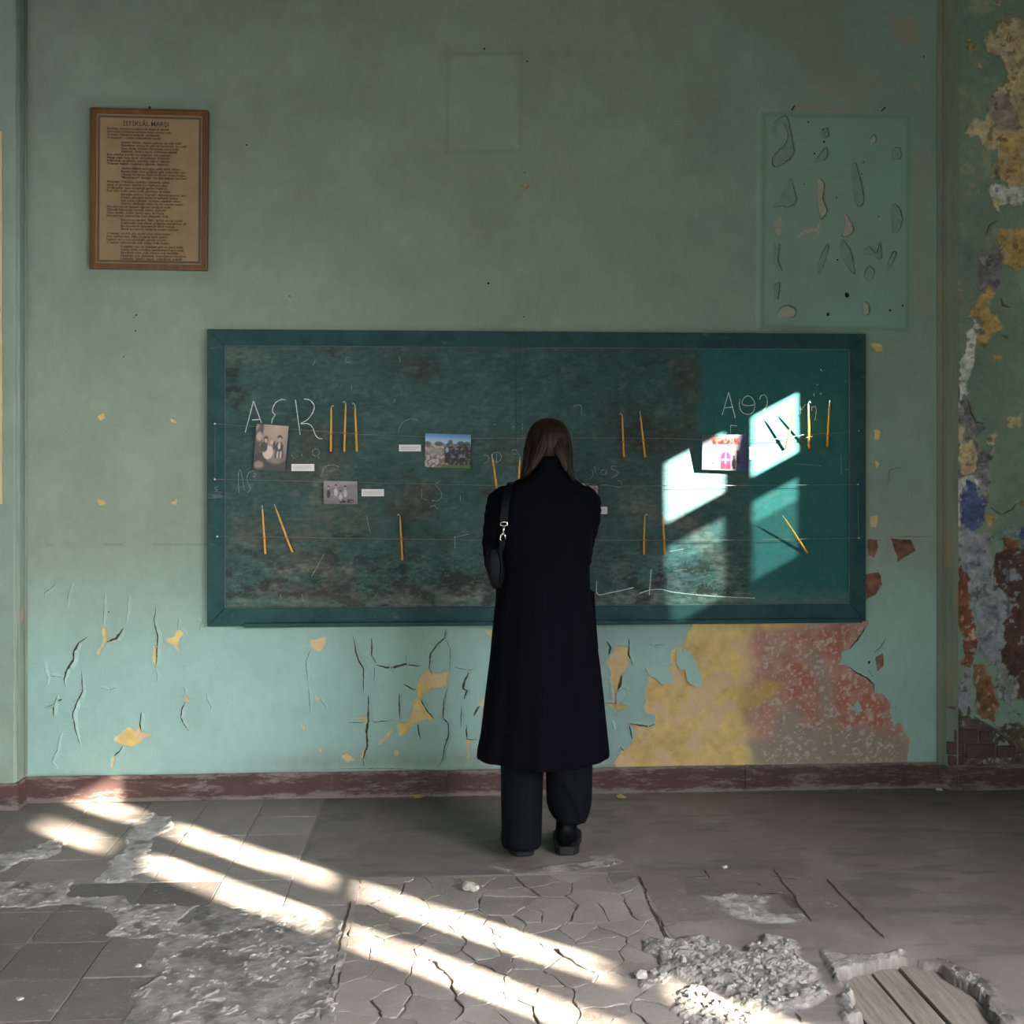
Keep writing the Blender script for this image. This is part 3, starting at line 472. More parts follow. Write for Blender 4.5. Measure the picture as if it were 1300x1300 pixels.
# ================================================================== FLOOR
TS = .2555; TX0 = -.05; TY0 = -.002
Z1 = lambda *p: floor_pts(zoom(0, 980, 2.955, p)); Z2f = lambda *p: floor_pts(zoom(400, 1000, 2.826, p)); Z3 = lambda *p: floor_pts(zoom(840, 980, 2.826, p)); FP = lambda *p: floor_pts(p)
fx = np.linspace(-2.45, 2.95, 660); fy = np.linspace(-2.5, .02, 320); FX, FY = np.meshgrid(fx, fy)
q1 = fbm(FX, FY, 1.6, 101); q2 = fbm(FX, FY, 7, 102); q3 = fbm(FX, FY, 30, 103); q4 = fbm(FX, FY, 75, 104, 3); q5 = fbm(FX * .5, FY * 2, 9, 105)
wFX = FX + .09 * (fbm(FX, FY, 10, 106) - .5); wFY = FY + .09 * (fbm(FX, FY, 10, 107) - .5)
ROUGH = [  # polygon, height, roughness of relief, colour
    (Z1((480, 190), (540, 160), (630, 170), (655, 210), (580, 250), (550, 310), (575, 340), (510, 390), (520, 408), (380, 410), (420, 350), (480, 240)), .003, .008, (.42, .39, .37)),
    (Z1((-80, 330), (100, 290), (200, 255), (270, 262), (190, 322), (100, 335), (-80, 400)), .003, .012, (.38, .35, .325)),
    (Z1((-80, 415), (280, 405), (265, 470), (450, 505), (-80, 515)), .002, .005, (.29, .265, .245)), (Z1((270, 470), (480, 460), (530, 500), (760, 505), (650, 560), (520, 540), (440, 520)), .002, .005, (.33, .305, .28)),
    (Z1((380, 610), (450, 520), (690, 560), (670, 625)), .002, .006, (.33, .305, .28)), (Z1((600, 640), (700, 560), (780, 500), (1180, 520), (1300, 570), (1225, 960), (470, 960)), .002, .007, (.235, .215, .200)),
    (Z3((-40, 600), (100, 600), (180, 590), (260, 640), (360, 600), (440, 610), (540, 690), (600, 780), (540, 860), (480, 870), (340, 860), (230, 800), (130, 780), (0, 740)), .004, .026, (.235, .22, .205)),
    (Z3((50, 790), (130, 780), (330, 860), (320, 950), (60, 950)), .004, .020, (.29, .27, .25)), (Z3((590, 650), (760, 660), (870, 640), (870, 680), (720, 700), (660, 740), (720, 860), (770, 950), (690, 950), (640, 760)), .004, .016, (.25, .23, .215)),
    (Z3((150, 450), (260, 430), (380, 440), (400, 510), (500, 510), (530, 545), (400, 540), (250, 515)), .002, .010, (.29, .28, .255)), (Z2f((640, 290), (760, 290), (900, 265), (1060, 240), (1100, 260), (1060, 285), (860, 300), (740, 305)), .001, .003, (.30, .275, .245)),
    (Z3((1000, 660), (1080, 700), (1190, 760), (1230, 860), (1290, 950), (1200, 950), (1160, 830), (1060, 730)), .0, .020, (.12, .11, .10)), (Z2f((1150, 680), (1200, 660), (1300, 600), (1300, 700), (1180, 720)), .002, .016, (.27, .25, .23))]
HOLE = Z3((655, 720), (720, 695), (870, 672), (1000, 690), (1060, 745), (1150, 810), (1195, 890), (1230, 960), (770, 960), (720, 870), (665, 770))
smooth = sm(sdf(FX, FY, [(-.55, .1), (3.2, .1), (3.2, -3), (.80, -3), (.72, -1.6), (.70, -1.03), (-.31, -1.03), (-.55, -.77)], .2), .004, -.004)
fh = -.0045 + .0055 * smooth + .0012 * (q2 - .5) + .0008 * (q3 - .5)
fc = np.array([.176, .149, .137]) * (1 + .75 * (q1 - .5) + .55 * (q2 - .5) + .25 * (q3 - .5))[..., None]
fc = lerp(fc, (.165, .135, .125), .6 * sm(fbm(FX, FY, 3, 111), .5, .62)); fc = lerp(fc, (.095, .092, .098), .6 * sm(q5, .56, .68) * smooth)
fc = lerp(fc, (.115, .104, .092), .7 * sm(FY, -.75, -.1) * sm(FX, -.5, -.2) * sm(FX, .5, .1) * (.5 + q1)); fc = lerp(fc, (.085, .08, .07), .6 * sm(FX, 1.3, 2.4) * sm(FY, -.6, -.05))  # person's soft shadow and the dim right corner painted into the floor colour
fc = lerp(fc, (.24, .225, .205), (1 - smooth) * .7)
fc = lerp(fc, (.26, .24, .21), .7 * np.exp(-((FY + .022) / .012) ** 2) * (q3 > .4))
rough_all = np.zeros(FX.shape)
for q, h0, hr, c in ROUGH:
    d = sdf(wFX, wFY, q, .1); mk = sm(d, .012, -.012); rel = (fbm(FX, FY, 26, 121) - .3) * .8 + (fbm(FX, FY, 55, 122, 3) - .4) * .6; fh = np.maximum(fh, -.02) + (np.maximum(h0 + hr * rel, .0005) - fh) * mk
    cc = np.array(c) * (1 + 1.1 * (q3 - .5) + .6 * (q4 - .5))[..., None]; fc = fc + (cc - fc) * mk[..., None]; rough_all = np.maximum(rough_all, mk)
fc = lerp(fc, (.085, .08, .078), .65 * rough_all * sm(fbm(FX, FY, 17, 131), .58, .64)); vein = np.abs(fbm(FX, FY, 9, 141) - .5); fc = lerp(fc, (.44, .41, .38), .65 * rough_all * sm(vein, .018, .004)); fh += .004 * rough_all * sm(vein, .02, .003)
dh = sdf(wFX, wFY, HOLE, .1); fh = fh - .058 * sm(dh, .006, -.006); fc = lerp(fc, (.15, .135, .12), sm(dh, .01, -.01))
k = Mat('worn_cement_floor', .62, .35); fine = k.noise(160, 4, .7); sc_ = k.noise(9, 8, .75, (.5, 1.6, 1))
k.color(k.mix(1, k.attr('tint', False), k.mix(k.math('ADD', k.math('MULTIPLY', fine, .5), k.math('MULTIPLY', sc_, .5)), (.6,) * 3, (1.4,) * 3), 'MULTIPLY')); k.bump(k.math('MULTIPLY', k.math('ADD', fine, sc_), k.math('ADD', 1.0, k.math('MULTIPLY', k.attr('rough'), 3.0))), .45, .004); k.rough(k.ramp(sc_, [(.3, .5), (.7, .8)])); M_FLOOR = k.m
floor = struct(grid('floor', np.stack([FX, FY, fh], -1), M_FLOOR, {'rough': rough_all}, fc))
rq = ((rough_all[:-1, :-1] + rough_all[1:, 1:]) > 1.1).reshape(-1); floor.data.polygons.foreach_set('use_smooth', ~rq)
M_FARF = simple('far_cement', (.18, .165, .15), .8, .3, 5)
mb = MB(); mb.box((-3.7, -9.6, -.1), (XR + .05, -2.5, -.002)).box((-3.7, -2.5, -.1), (-2.45, .1, -.002)).box((2.95, -2.5, -.1), (XR + .05, .1, -.002)).box((-2.45, -2.5, -.2), (2.95, .1, -.12)); mb.build('floor_base', M_FARF, floor)
# floor tiles, one object each
k = Mat('cement_tile', .55, .4); oi = k.n('ShaderNodeObjectInfo').outputs['Random']; geo = k.n('ShaderNodeNewGeometry').outputs['Position']
def wn_noise(sc, det=5, rg=.65): return k.n('ShaderNodeTexNoise', {'Vector': geo, 'Scale': sc, 'Detail': det, 'Roughness': rg}).outputs[0]
c = k.ramp(oi, [(0, (.198, .170, .156)), (.5, (.237, .205, .188)), (1, (.272, .237, .218))]); a1 = wn_noise(5); a2 = wn_noise(70)
c = k.mix(1, c, k.mix(a1, (.55,) * 3, (1.4,) * 3), 'MULTIPLY'); c = k.mix(1, c, k.mix(a2, (.8,) * 3, (1.2,) * 3), 'MULTIPLY'); c = k.mix(k.math('MULTIPLY', k.step(wn_noise(17, 8, .8), .55, .66), .6), c, (.33, .305, .28)); k.color(c); k.bump(k.math('ADD', a2, k.math('MULTIPLY', wn_noise(26, 6, .7), 1.5)), .5, .005); M_TILE = k.m
M_TILED = M_TILE.copy(); M_TILED.name = 'grimy_cement_tile'
for nd_ in M_TILED.node_tree.nodes:
    if nd_.type == 'VALTORGB':
        for e_ in nd_.color_ramp.elements: e_.color = (e_.color[0] * .62, e_.color[1] * .62, e_.color[2] * .63, 1)
        break
def inpoly(x, y, poly): return sdf(np.array([x]), np.array([y]), poly)[0] < -.02
def tile_mesh(seed, mat=None):
    rnd = random.Random(seed); g = TS / 2 - .0018; V = []; n = 4; ring = []
    for i in range(4):
        a = [(-g, -g), (g, -g), (g, g), (-g, g)][i]; b = [(g, -g), (g, g), (-g, g), (-g, -g)][i]
        for j in range(n): ring.append((a[0] + (b[0] - a[0]) * j / n + rnd.uniform(-.0012, .0012), a[1] + (b[1] - a[1]) * j / n + rnd.uniform(-.0012, .0012)))
    if seed % 3 == 0: i = rnd.choice((0, 4, 8, 12)); ring[i] = (ring[i][0] * .86, ring[i][1] * .86)
    N = len(ring); me = bpy.data.meshes.new('floor_tile')
    me.from_pydata([(x, y, -.012) for x, y in ring] + [(x, y, -.0015) for x, y in ring] + [(x * .985, y * .985, 0) for x, y in ring], [], [(i, (i + 1) % N, N + (i + 1) % N, N + i) for i in range(N)] + [(N + i, N + (i + 1) % N, 2 * N + (i + 1) % N, 2 * N + i) for i in range(N)] + [tuple(range(2 * N, 3 * N))])
    me.materials.append(mat or M_TILE); return me
TM = [tile_mesh(i) for i in range(9)]; TMD = [tile_mesh(i, M_TILED) for i in range(9)]
for r_ in range(10):
    for c_ in range(-9, 1):
        x = TX0 + TS * (c_ - .5); y = TY0 - TS * (r_ + .5)
        if x < -2.4 or (r_ < 4 and x > -.55) or (r_ >= 4 and x > -.32): continue
        if any(inpoly(x, y, q[0]) and all(inpoly(x + a * TS * .35, y + b * TS * .35, q[0]) for a in (-1, 1) for b in (-1, 1)) for q in ROUGH): continue
        if y > YPL - TS / 2 and x < XL: continue
        o = link(bpy.data.objects.new('floor_tile', (TMD if r_ >= 4 and x < -.83 else TM)[random.randrange(9)]), floor); o.location = (x, y - (.02 if r_ == 0 else 0), random.uniform(-.0012, .0008)); o.rotation_euler = (random.uniform(-.003, .003), random.uniform(-.003, .003), random.choice((0, 1, 2, 3)) * math.pi / 2)
for x, y in [(.985, -1.15), (1.09, -1.40), (.84, -1.40), (.73, -1.15), (1.30, -1.28)]:
    o = link(bpy.data.objects.new('floor_tile', TMD[int(abs(x * 100)) % 9]), floor); o.location = (x, y, .0012)
# shattered tiles between the sun stripes: each shard its own piece
def clip(poly, px, py, nx, ny):
    out = []
    for i in range(len(poly)):
        a = poly[i - 1]; b = poly[i]; da = (a[0] - px) * nx + (a[1] - py) * ny; db = (b[0] - px) * nx + (b[1] - py) * ny
        if da <= 0: out.append(a)
        if (da < 0 < db) or (db < 0 < da): t_ = da / (da - db); out.append((a[0] + (b[0] - a[0]) * t_, a[1] + (b[1] - a[1]) * t_))
    return out
rs = random.Random(5); seeds = []
for _ in range(420):
    p = (rs.uniform(-.31, .76), rs.uniform(-2.42, -1.03)); dens = math.exp(-((p[0] - .10) / .42) ** 2 - ((p[1] + 1.62) / .45) ** 2); mind = rs.uniform(.04, .24) * (1.25 - .75 * dens)
    if all(math.hypot(p[0] - s_[0], p[1] - s_[1]) > mind for s_ in seeds): seeds.append(p)
M_SHARD = M_TILE
for s_ in seeds:
    poly = [(-.312, -2.45), (.74, -2.45), (.74, -1.6), (.69, -1.036), (-.312, -1.036)]
    for t_ in seeds:
        if t_ is s_ or math.hypot(t_[0] - s_[0], t_[1] - s_[1]) > .6: continue
        mx, my = (s_[0] + t_[0]) / 2, (s_[1] + t_[1]) / 2; nx, ny = t_[0] - s_[0], t_[1] - s_[1]; L = math.hypot(nx, ny); gp = rs.choice((.0008, .0015, .0025, .004))
        poly = clip(poly, mx - nx / L * gp, my - ny / L * gp, nx / L, ny / L)
        if len(poly) < 3: break
    if len(poly) < 3: continue
    if any(inpoly(*s_, q[0]) for q in ROUGH[6:]): continue
    ring = []
    for i in range(len(poly)):
        a = poly[i]; b = poly[(i + 1) % len(poly)]; n = max(1, int(math.hypot(b[0] - a[0], b[1] - a[1]) / .015))
        for j in range(n): ring.append((a[0] + (b[0] - a[0]) * j / n + rs.uniform(-.0012, .0012) * (j > 0), a[1] + (b[1] - a[1]) * j / n + rs.uniform(-.0012, .0012) * (j > 0)))
    ra = np.array(ring); inb = ((ra[:, 0] > -.305) & (ra[:, 0] < .68) & (ra[:, 1] < -1.045)).astype(float)
    ring = [(float(x_ + g_ * (.07 * (a_ - .5) + .02 * (c__ - .5))), float(y_ + g_ * (.07 * (b_ - .5) + .02 * (d__ - .5)))) for (x_, y_), a_, b_, c__, d__, g_ in zip(ring, fbm(ra[:, 0], ra[:, 1], 6, 401), fbm(ra[:, 0], ra[:, 1], 6, 402), fbm(ra[:, 0], ra[:, 1], 30, 403), fbm(ra[:, 0], ra[:, 1], 30, 404), inb)]
    N = len(ring); cx, cy = s_; tx, ty = rs.uniform(-.03, .03), rs.uniform(-.03, .03); dz = rs.uniform(-.001, .0025)
    top = lambda x, y: dz + (x - cx) * tx + (y - cy) * ty
    obj('tile_shard', [(x, y, -.012) for x, y in ring] + [(x, y, top(x, y) - .001) for x, y in ring] + [(cx + (x - cx) * .97, cy + (y - cy) * .97, top(x, y)) for x, y in ring], [(i, (i + 1) % N, N + (i + 1) % N, N + i) for i in range(N)] + [(N + i, N + (i + 1) % N, 2 * N + (i + 1) % N, 2 * N + i) for i in range(N)] + [tuple(range(2 * N, 3 * N))], M_SHARD, floor)
# floor cracks to the right
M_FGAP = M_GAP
def floor_crack(pts, wd):
    Q = []
    for a, b in zip(pts[:-1], pts[1:]):
        n = max(2, int(math.hypot(b[0] - a[0], b[1] - a[1]) / .025)); Q += [(a[0] + (b[0] - a[0]) * i / n + rs.uniform(-.003, .003), a[1] + (b[1] - a[1]) * i / n + rs.uniform(-.003, .003)) for i in range(n)]
    Q.append(pts[-1]); V = []
    for i, (x, y) in enumerate(Q):
        a = Q[max(0, i - 1)]; b = Q[min(len(Q) - 1, i + 1)]; dx, dy = b[0] - a[0], b[1] - a[1]; L = math.hypot(dx, dy) + 1e-9; ww = wd * rs.uniform(.5, 1.3) * (.3 if i in (0, len(Q) - 1) else 1)
        V += [(x - dy / L * ww, y + dx / L * ww, .0032), (x + dy / L * ww, y - dx / L * ww, .0032)]
    obj('floor_crack', V, [(2 * i, 2 * i + 1, 2 * i + 3, 2 * i + 2) for i in range(len(Q) - 1)], M_FGAP, floor)
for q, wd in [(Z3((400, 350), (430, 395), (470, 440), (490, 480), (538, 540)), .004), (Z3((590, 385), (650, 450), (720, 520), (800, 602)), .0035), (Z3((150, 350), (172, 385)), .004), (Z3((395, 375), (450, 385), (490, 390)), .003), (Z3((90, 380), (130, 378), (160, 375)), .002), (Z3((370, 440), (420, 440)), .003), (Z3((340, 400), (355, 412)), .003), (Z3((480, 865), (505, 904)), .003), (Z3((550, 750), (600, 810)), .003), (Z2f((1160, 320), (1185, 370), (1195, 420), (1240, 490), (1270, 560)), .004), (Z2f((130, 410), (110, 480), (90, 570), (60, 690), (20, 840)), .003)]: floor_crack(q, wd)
# boards bared in the hole
k = Mat('weathered_floorboard', .75, .3); gr = k.n('ShaderNodeTexNoise', {'Vector': k.n('ShaderNodeMapping', {0: geo_ if False else k.n('ShaderNodeNewGeometry').outputs['Position'], 3: (9, .7, 1)}).outputs[0], 'Scale': 9, 'Detail': 8, 'Roughness': .7}).outputs[0]
k.color(k.ramp(gr, [(.25, (.095, .078, .064)), (.5, (.20, .172, .145)), (.75, (.27, .24, .21))])); k.bump(gr, .5, .004); M_PLANK = k.m
zp = -.026; bx = [on_z(1052, 1236, zp)[0], on_z(1107, 1236, zp)[0], on_z(1147, 1236, zp)[0], on_z(1205, 1236, zp)[0], on_z(1250, 1236, zp)[0]]
for i in range(4):
    dz = (-.004, 0, .004, -.003)[i]; MB().box((bx[i] + .003, -2.6, zp - .025), (bx[i + 1] - (.008 if i == 1 else .003), -1.70, zp + dz)).build('floorboard', M_PLANK, floor, bevel=.002)

# ================================================================== CHALKBOARD
YF, YP, YS = -.038, -.022, -.050            # frame face, panel face, cord
fp = lambda px, py, y=YF: tuple(on_y(px, py, y)[[0, 2]])
xo0, xo1, zo0, zo1 = -1.079, 1.966, .793, 2.140
xi0 = fp(285, 600)[0]; xi1 = fp(1079.5, 600)[0]; zi1 = fp(285, 438)[1]; zi0 = fp(285, 772.5)[1]
CB = empty('chalkboard', ((xo0 + xo1) / 2, 0, zo0)); tag(CB, 'long green framed chalkboard with faded writing, cords and candles on the wall', 'chalkboard')
CBM = Matrix.Translation(CB.location).inverted()
def onboard(o): o.parent = CB; o.matrix_parent_inverse = CBM; return o
k = Mat('painted_board_frame', .6, .15); nz = k.noise(8, 7, .7, (1, 1, 1)); c = k.ramp(nz, [(.3, (.011, .044, .046)), (.7, (.028, .080, .080))]); c = k.mix(k.math('MULTIPLY', k.step(k.noise(14, 8, .8, (.4, 1, 1)), .60, .68), .5), c, (.17, .18, .15)); k.color(c); k.bump(nz, .2, .004); M_FR = k.m
def rail(q, name='frame_rail'): return onboard(MB().prism(q, YF, -.002).build(name, M_FR, bevel=.003))
rail([(xo0, zo1), (xo1, zo1), (xi1 + .001, zi1), (xi0 - .001, zi1)]); rail([(xo0, zo0), (xi0, zi0), (xi1, zi0), (xo1, zo0)]); rail([(xo0, zo0), (xo0, zo1), (xi0, zi1), (xi0, zi0)]); rail([(xo1, zo0), (xi1, zi0), (xi1, zi1), (xo1, zo1)])
xa = fp(310, 790)[0]; xb = fp(1093, 790)[0]
onboard(MB().box((xa, YF - .022, zo0 - .004), (xb, YF + .001, zo0 + .016)).build('chalk_ledge', M_FR, bevel=.004))
ax = np.linspace(xi0 - .004, xi1 + .004, 560); az = np.linspace(zi0 - .004, zi1 + .004, 250); AX, AZ = np.meshgrid(ax, az)
b1 = fbm(AX, AZ, 3, 201); b2 = fbm(AX, AZ, 11, 202); b3 = fbm(AX, AZ * 2.2, 32, 203); b4 = fbm(AX, AZ, 70, 204, 3)
sX = AX + .12 * (fbm(AX, AZ, 8, 205) - .5); sZ = AZ + .10 * (fbm(AX, AZ, 8, 206) - .5)
bc = np.array([.032, .076, .072]) * (1 + .5 * (b1 - .5) + .4 * (b2 - .5))[..., None]
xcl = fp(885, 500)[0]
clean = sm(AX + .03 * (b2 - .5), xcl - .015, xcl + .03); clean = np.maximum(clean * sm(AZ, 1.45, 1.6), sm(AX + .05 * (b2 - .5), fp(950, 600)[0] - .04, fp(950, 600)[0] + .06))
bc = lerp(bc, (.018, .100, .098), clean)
bp = lambda x0, y0, q, f=5.909: wall_pts(zoom(x0, y0, f, q), YP)
DK, GRb, LT, DG = (.020, .026, .022), (.085, .088, .075), (.15, .16, .135), (.020, .065, .055)
for x0, y0, q, c, a, s in [
    (255, 405, ((190, 320), (300, 330), (340, 560), (260, 700), (180, 560)), DK, .75, .03), (255, 405, ((180, 200), (320, 210), (560, 300), (700, 320), (500, 370), (300, 330), (190, 320)), (.09, .11, .095), .6, .03), (255, 405, ((830, 200), (1100, 210), (1080, 240), (880, 240)), DK, .7, .012), (255, 405, ((640, 850), (1000, 800), (1130, 960), (1060, 1180), (900, 1280), (560, 1230), (700, 950)), (.045, .055, .045), .85, .05),
    (255, 585, ((250, 450), (420, 420), (520, 560), (480, 680), (220, 640)), GRb, .6, .04), (255, 585, ((430, 560), (900, 300), (1300, 260), (1300, 560), (900, 620), (700, 720)), (.065, .075, .062), .7, .06), (255, 585, ((460, 760), (900, 720), (1200, 830), (1180, 920), (500, 900)), (.085, .095, .078), .8, .03), (255, 585, ((340, 970), (700, 930), (1000, 900), (1240, 960), (1260, 1060), (800, 1060), (380, 1040)), (.055, .052, .046), .95, .025), (255, 585, ((330, 660), (430, 640), (440, 690), (360, 700)), DK, .9, .012), (255, 585, ((250, 660), (290, 655), (290, 690), (250, 690)), DK, .8, .012),
    (255, 585, ((700, 850), (900, 830), (920, 900), (880, 920), (740, 890)), (.016, .05, .045), .9, .012), (255, 585, ((400, 940), (570, 930), (560, 960), (400, 965)), DK, .9, .01), (255, 585, ((1000, 600), (1240, 555), (1240, 590), (1080, 640), (940, 650)), DK, .7, .012), (255, 585, ((680, 700), (1080, 680), (1090, 780), (900, 770), (720, 760)), (.03, .035, .03), .7, .02), (255, 585, ((300, 640), (440, 700), (460, 900), (320, 920)), DG, .8, .04),
    (255, 585, ((870, 60), (1050, 30), (1040, 60), (930, 110), (920, 300), (870, 300)), (.15, .15, .11), .6, .02),
    (465, 405, ((230, 350), (420, 270), (570, 290), (620, 380), (560, 430), (240, 430)), (.03, .038, .033), .85, .03), (465, 405, ((70, 300), (400, 260), (400, 370), (80, 380)), (.04, .055, .047), .6, .03), (465, 405, ((840, 960), (1100, 820), (1200, 900), (1160, 1100), (900, 1090)), (.035, .042, .034), .75, .06), (465, 585, ((160, 240), (330, 180), (560, 200), (590, 330), (420, 480), (330, 480), (190, 350)), (.045, .048, .038), .85, .04), (465, 585, ((240, 120), (380, 90), (400, 170), (260, 180)), DK, .7, .03), (465, 585, ((820, 200), (950, 190), (940, 260), (850, 250)), (.03, .027, .018), .8, .03),
    (465, 585, ((540, 560), (680, 540), (700, 610), (570, 620)), (.03, .04, .036), .7, .02), (465, 585, ((180, 970), (400, 930), (900, 920), (960, 1070), (200, 1080)), (.10, .105, .09), .7, .03), (465, 585, ((220, 1000), (330, 960), (380, 1030), (240, 1050)), DK, .8, .015), (465, 585, ((580, 950), (680, 930), (660, 1010), (560, 1010)), DK, .6, .02), (465, 585, ((490, 640), (640, 620), (640, 900), (560, 900)), DG, .8, .05), (465, 585, ((20, 620), (220, 620), (200, 900), (20, 960)), DG, .7, .05), (465, 585, ((760, 860), (900, 850), (900, 920), (770, 910)), DK, .6, .02),
    (720, 405, ((760, 270), (960, 280), (990, 420), (980, 900), (880, 880), (900, 600), (780, 450)), (.05, .052, .048), .75, .03), (720, 405, ((280, 650), (560, 640), (900, 820), (880, 930), (640, 1030), (300, 1000)), (.028, .036, .03), .75, .06), (740, 585, ((270, 200), (560, 200), (600, 460), (430, 450), (270, 340)), (.10, .115, .095), .6, .05), (740, 585, ((640, 450), (860, 440), (960, 520), (1100, 700), (1140, 900), (1180, 1030), (1040, 900), (960, 760), (700, 540)), (.12, .12, .105), .6, .03), (740, 585, ((640, 900), (860, 780), (900, 820), (800, 960), (660, 960)), (.07, .08, .09), .6, .04),
    (740, 585, ((250, 1020), (390, 985), (400, 1020), (330, 1055), (250, 1050)), (.19, .17, .15), .7, .012), (740, 585, ((260, 780), (370, 760), (360, 850), (270, 860)), (.07, .07, .05), .7, .02), (740, 585, ((120, 1020), (600, 1000), (1050, 1030), (1100, 1070), (120, 1070)), (.10, .13, .11), .6, .02), (740, 585, ((700, 830), (820, 840), (880, 900), (820, 910)), DG, .7, .02)]:
    d = sdf(sX, sZ, bp(x0, y0, q), .15); bc = lerp(bc, c, np.clip(a * sm(d, s, -s) * (.35 + .95 * sm(b3, .34, .62)), 0, 1))
bc *= (1 + .5 * (b3 - .5) * (1 - .7 * clean) + .25 * (b4 - .5))[..., None]
bc = lerp(bc, (.11, .13, .115), .35 * sm(fbm(AX, AZ * 1.5, 22, 209), .58, .74) * (1 - .7 * clean)); scr = fbm(AX * 1.2, AZ * 3, 45, 210, 3); bc = lerp(bc, (.012, .02, .018), .22 * sm(scr, .6, .68) * (1 - clean)); bc = lerp(bc, (.15, .17, .15), .12 * sm(scr, .36, .28) * (1 - .8 * clean)); bc = lerp(bc, (.13, .16, .14), .5 * sm(AZ, zi0 + .09, zi0 + .01) * b3 * 1.5)
scf = sm(AZ, zi0 + .42, zi0 + .12) * (1 - clean) * (.4 + b1); bc *= (1 + 1.5 * scf * (fbm(AX, AZ * 2.6, 40, 214) - .5))[..., None]; bc = lerp(bc, (.016, .019, .017), .75 * scf * sm(fbm(AX, AZ * 2, 15, 215), .56, .64)); bc = lerp(bc, (.13, .14, .12), .6 * scf * sm(np.abs(fbm(AX, AZ * 1.5, 20, 216) - .5), .02, .004))
k = Mat('chalky_green_board', .5, .18); fine = k.noise(240, 3, .7); k.color(k.mix(1, k.attr('tint', False), k.mix(fine, (.75,) * 3, (1.25,) * 3), 'MULTIPLY')); k.bump(fine, .12, .003); k.rough(k.ramp(k.noise(6, 5), [(.3, .42), (.7, .6)])); M_BOARD = k.m
js = int(np.argmin(np.abs(ax - fp(655, 500)[0])))
for a, b in ((0, js + 1), (js, len(ax))):
    Pb = np.stack([AX[:, a:b], np.full(AX[:, a:b].shape, YP) + .0006 * (b2[:, a:b] - .5), AZ[:, a:b]], -1)
    if a: Pb[:, 0, 0] += .0015
    else: Pb[:, -1, 0] -= .0015
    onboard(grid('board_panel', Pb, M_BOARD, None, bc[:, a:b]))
onboard(MB().box((xo0 + .02, -.012, zo0 + .02), (xo1 - .02, -.004, zo1 - .02)).build('backing_board', M_FR))
for px in (661, 669): onboard(MB().box((fp(px, 500)[0] - .0012, YP - .0016, zi0 + .45), (fp(px, 500)[0] + .0012, YP, zi1)).build('panel_batten', M_FR))
M_BEAD = simple('worn_bead', (.10, .15, .145), .7, .6, 30, (1, 1, 1), .2)
for a_, b_ in (((xi0 - .001, zi1 - .002), (xi1 + .001, zi1 + .001)), ((xi0 - .001, zi0 - .001), (xi1 + .001, zi0 + .002)), ((xi0 - .001, zi0), (xi0 + .002, zi1)), ((xi1 - .002, zi0), (xi1 + .001, zi1))):
    onboard(MB().box((a_[0], YF + .004, a_[1]), (b_[0], YP, b_[1])).build('frame_bead', M_BEAD))
# chalk strokes: thin dusty ribbons on the panel
k = Mat('chalk', .95, .1); nz = k.noise(150, 4, .7); k.color(k.ramp(nz, [(.35, (.36, .42, .39)), (.6, (.80, .84, .80))])); M_CHALK = k.m
k = Mat('faint_chalk', .95, .1); nz = k.noise(150, 4, .7); k.color(k.ramp(nz, [(.35, (.10, .135, .12)), (.65, (.30, .34, .31))])); M_CHALK2 = k.m
def smoothline(p, n=5):
    if len(p) < 3: return p
    out = []
    for i in range(len(p) - 1):
        p0 = p[max(0, i - 1)]; p1 = p[i]; p2 = p[i + 1]; p3 = p[min(len(p) - 1, i + 2)]
        for j in range(n):
            t = j / n; out.append(tuple(.5 * (2 * p1[c] + (p2[c] - p0[c]) * t + (2 * p0[c] - 5 * p1[c] + 4 * p2[c] - p3[c]) * t * t + (3 * p1[c] - p0[c] - 3 * p2[c] + p3[c]) * t ** 3) for c in (0, 1)))
    return out + [p[-1]]
def chalk(strokes, x0, y0, f=5.909, wd=.0032, mat=None, name='chalk_stroke', y=YP):
    for s_ in strokes:
        p = wall_pts(zoom(x0, y0, f, s_), y); p = smoothline(p, 5) if len(s_) > 3 else p; V = []; wd_ = wd * 1.05
        for i, (x, z) in enumerate(p):
            a = p[max(0, i - 1)]; b = p[min(len(p) - 1, i + 1)]; dx, dz = b[0] - a[0], b[1] - a[1]; L = math.hypot(dx, dz) + 1e-9; ww = wd_ * .5 * random.uniform(.75, 1.2)
            V += [(x - dz / L * ww, y - .0011, z + dx / L * ww), (x + dz / L * ww, y - .0011, z - dx / L * ww)]
        onboard(obj(name, V, [(2 * i, 2 * i + 1, 2 * i + 3, 2 * i + 2) for i in range(len(p) - 1)], mat or M_CHALK))
chalk([[(333, 850), (360, 750), (395, 615)], [(395, 615), (430, 710), (455, 780)], [(385, 757), (445, 753)]], 255, 405)
chalk([[(635, 608), (600, 605), (560, 630), (540, 670), (540, 700), (557, 720), (540, 745), (530, 785)]], 255, 405)
chalk([[(710, 605), (725, 720), (745, 868)], [(775, 600), (820, 610), (850, 650), (840, 700), (800, 755), (750, 785), (800, 785), (835, 810), (860, 870), (885, 895), (912, 897)]], 255, 405)
chalk([[(288, 240), (281, 150), (287, 78), (300, 80), (318, 170), (326, 220)], [(395, 75), (360, 90), (345, 140), (365, 190), (370, 220), (350, 235)], [(395, 95), (412, 95), (408, 118), (392, 115)]], 255, 585, wd=.0026, mat=M_CHALK2)
chalk([[(128, 195), (108, 200), (112, 212), (126, 218), (115, 230), (105, 226)]], 255, 585, wd=.0022, mat=M_CHALK2, y=YF)
chalk([[(98, 722), (148, 550)], [(148, 550), (198, 745)], [(120, 667), (182, 660)]], 900, 405)
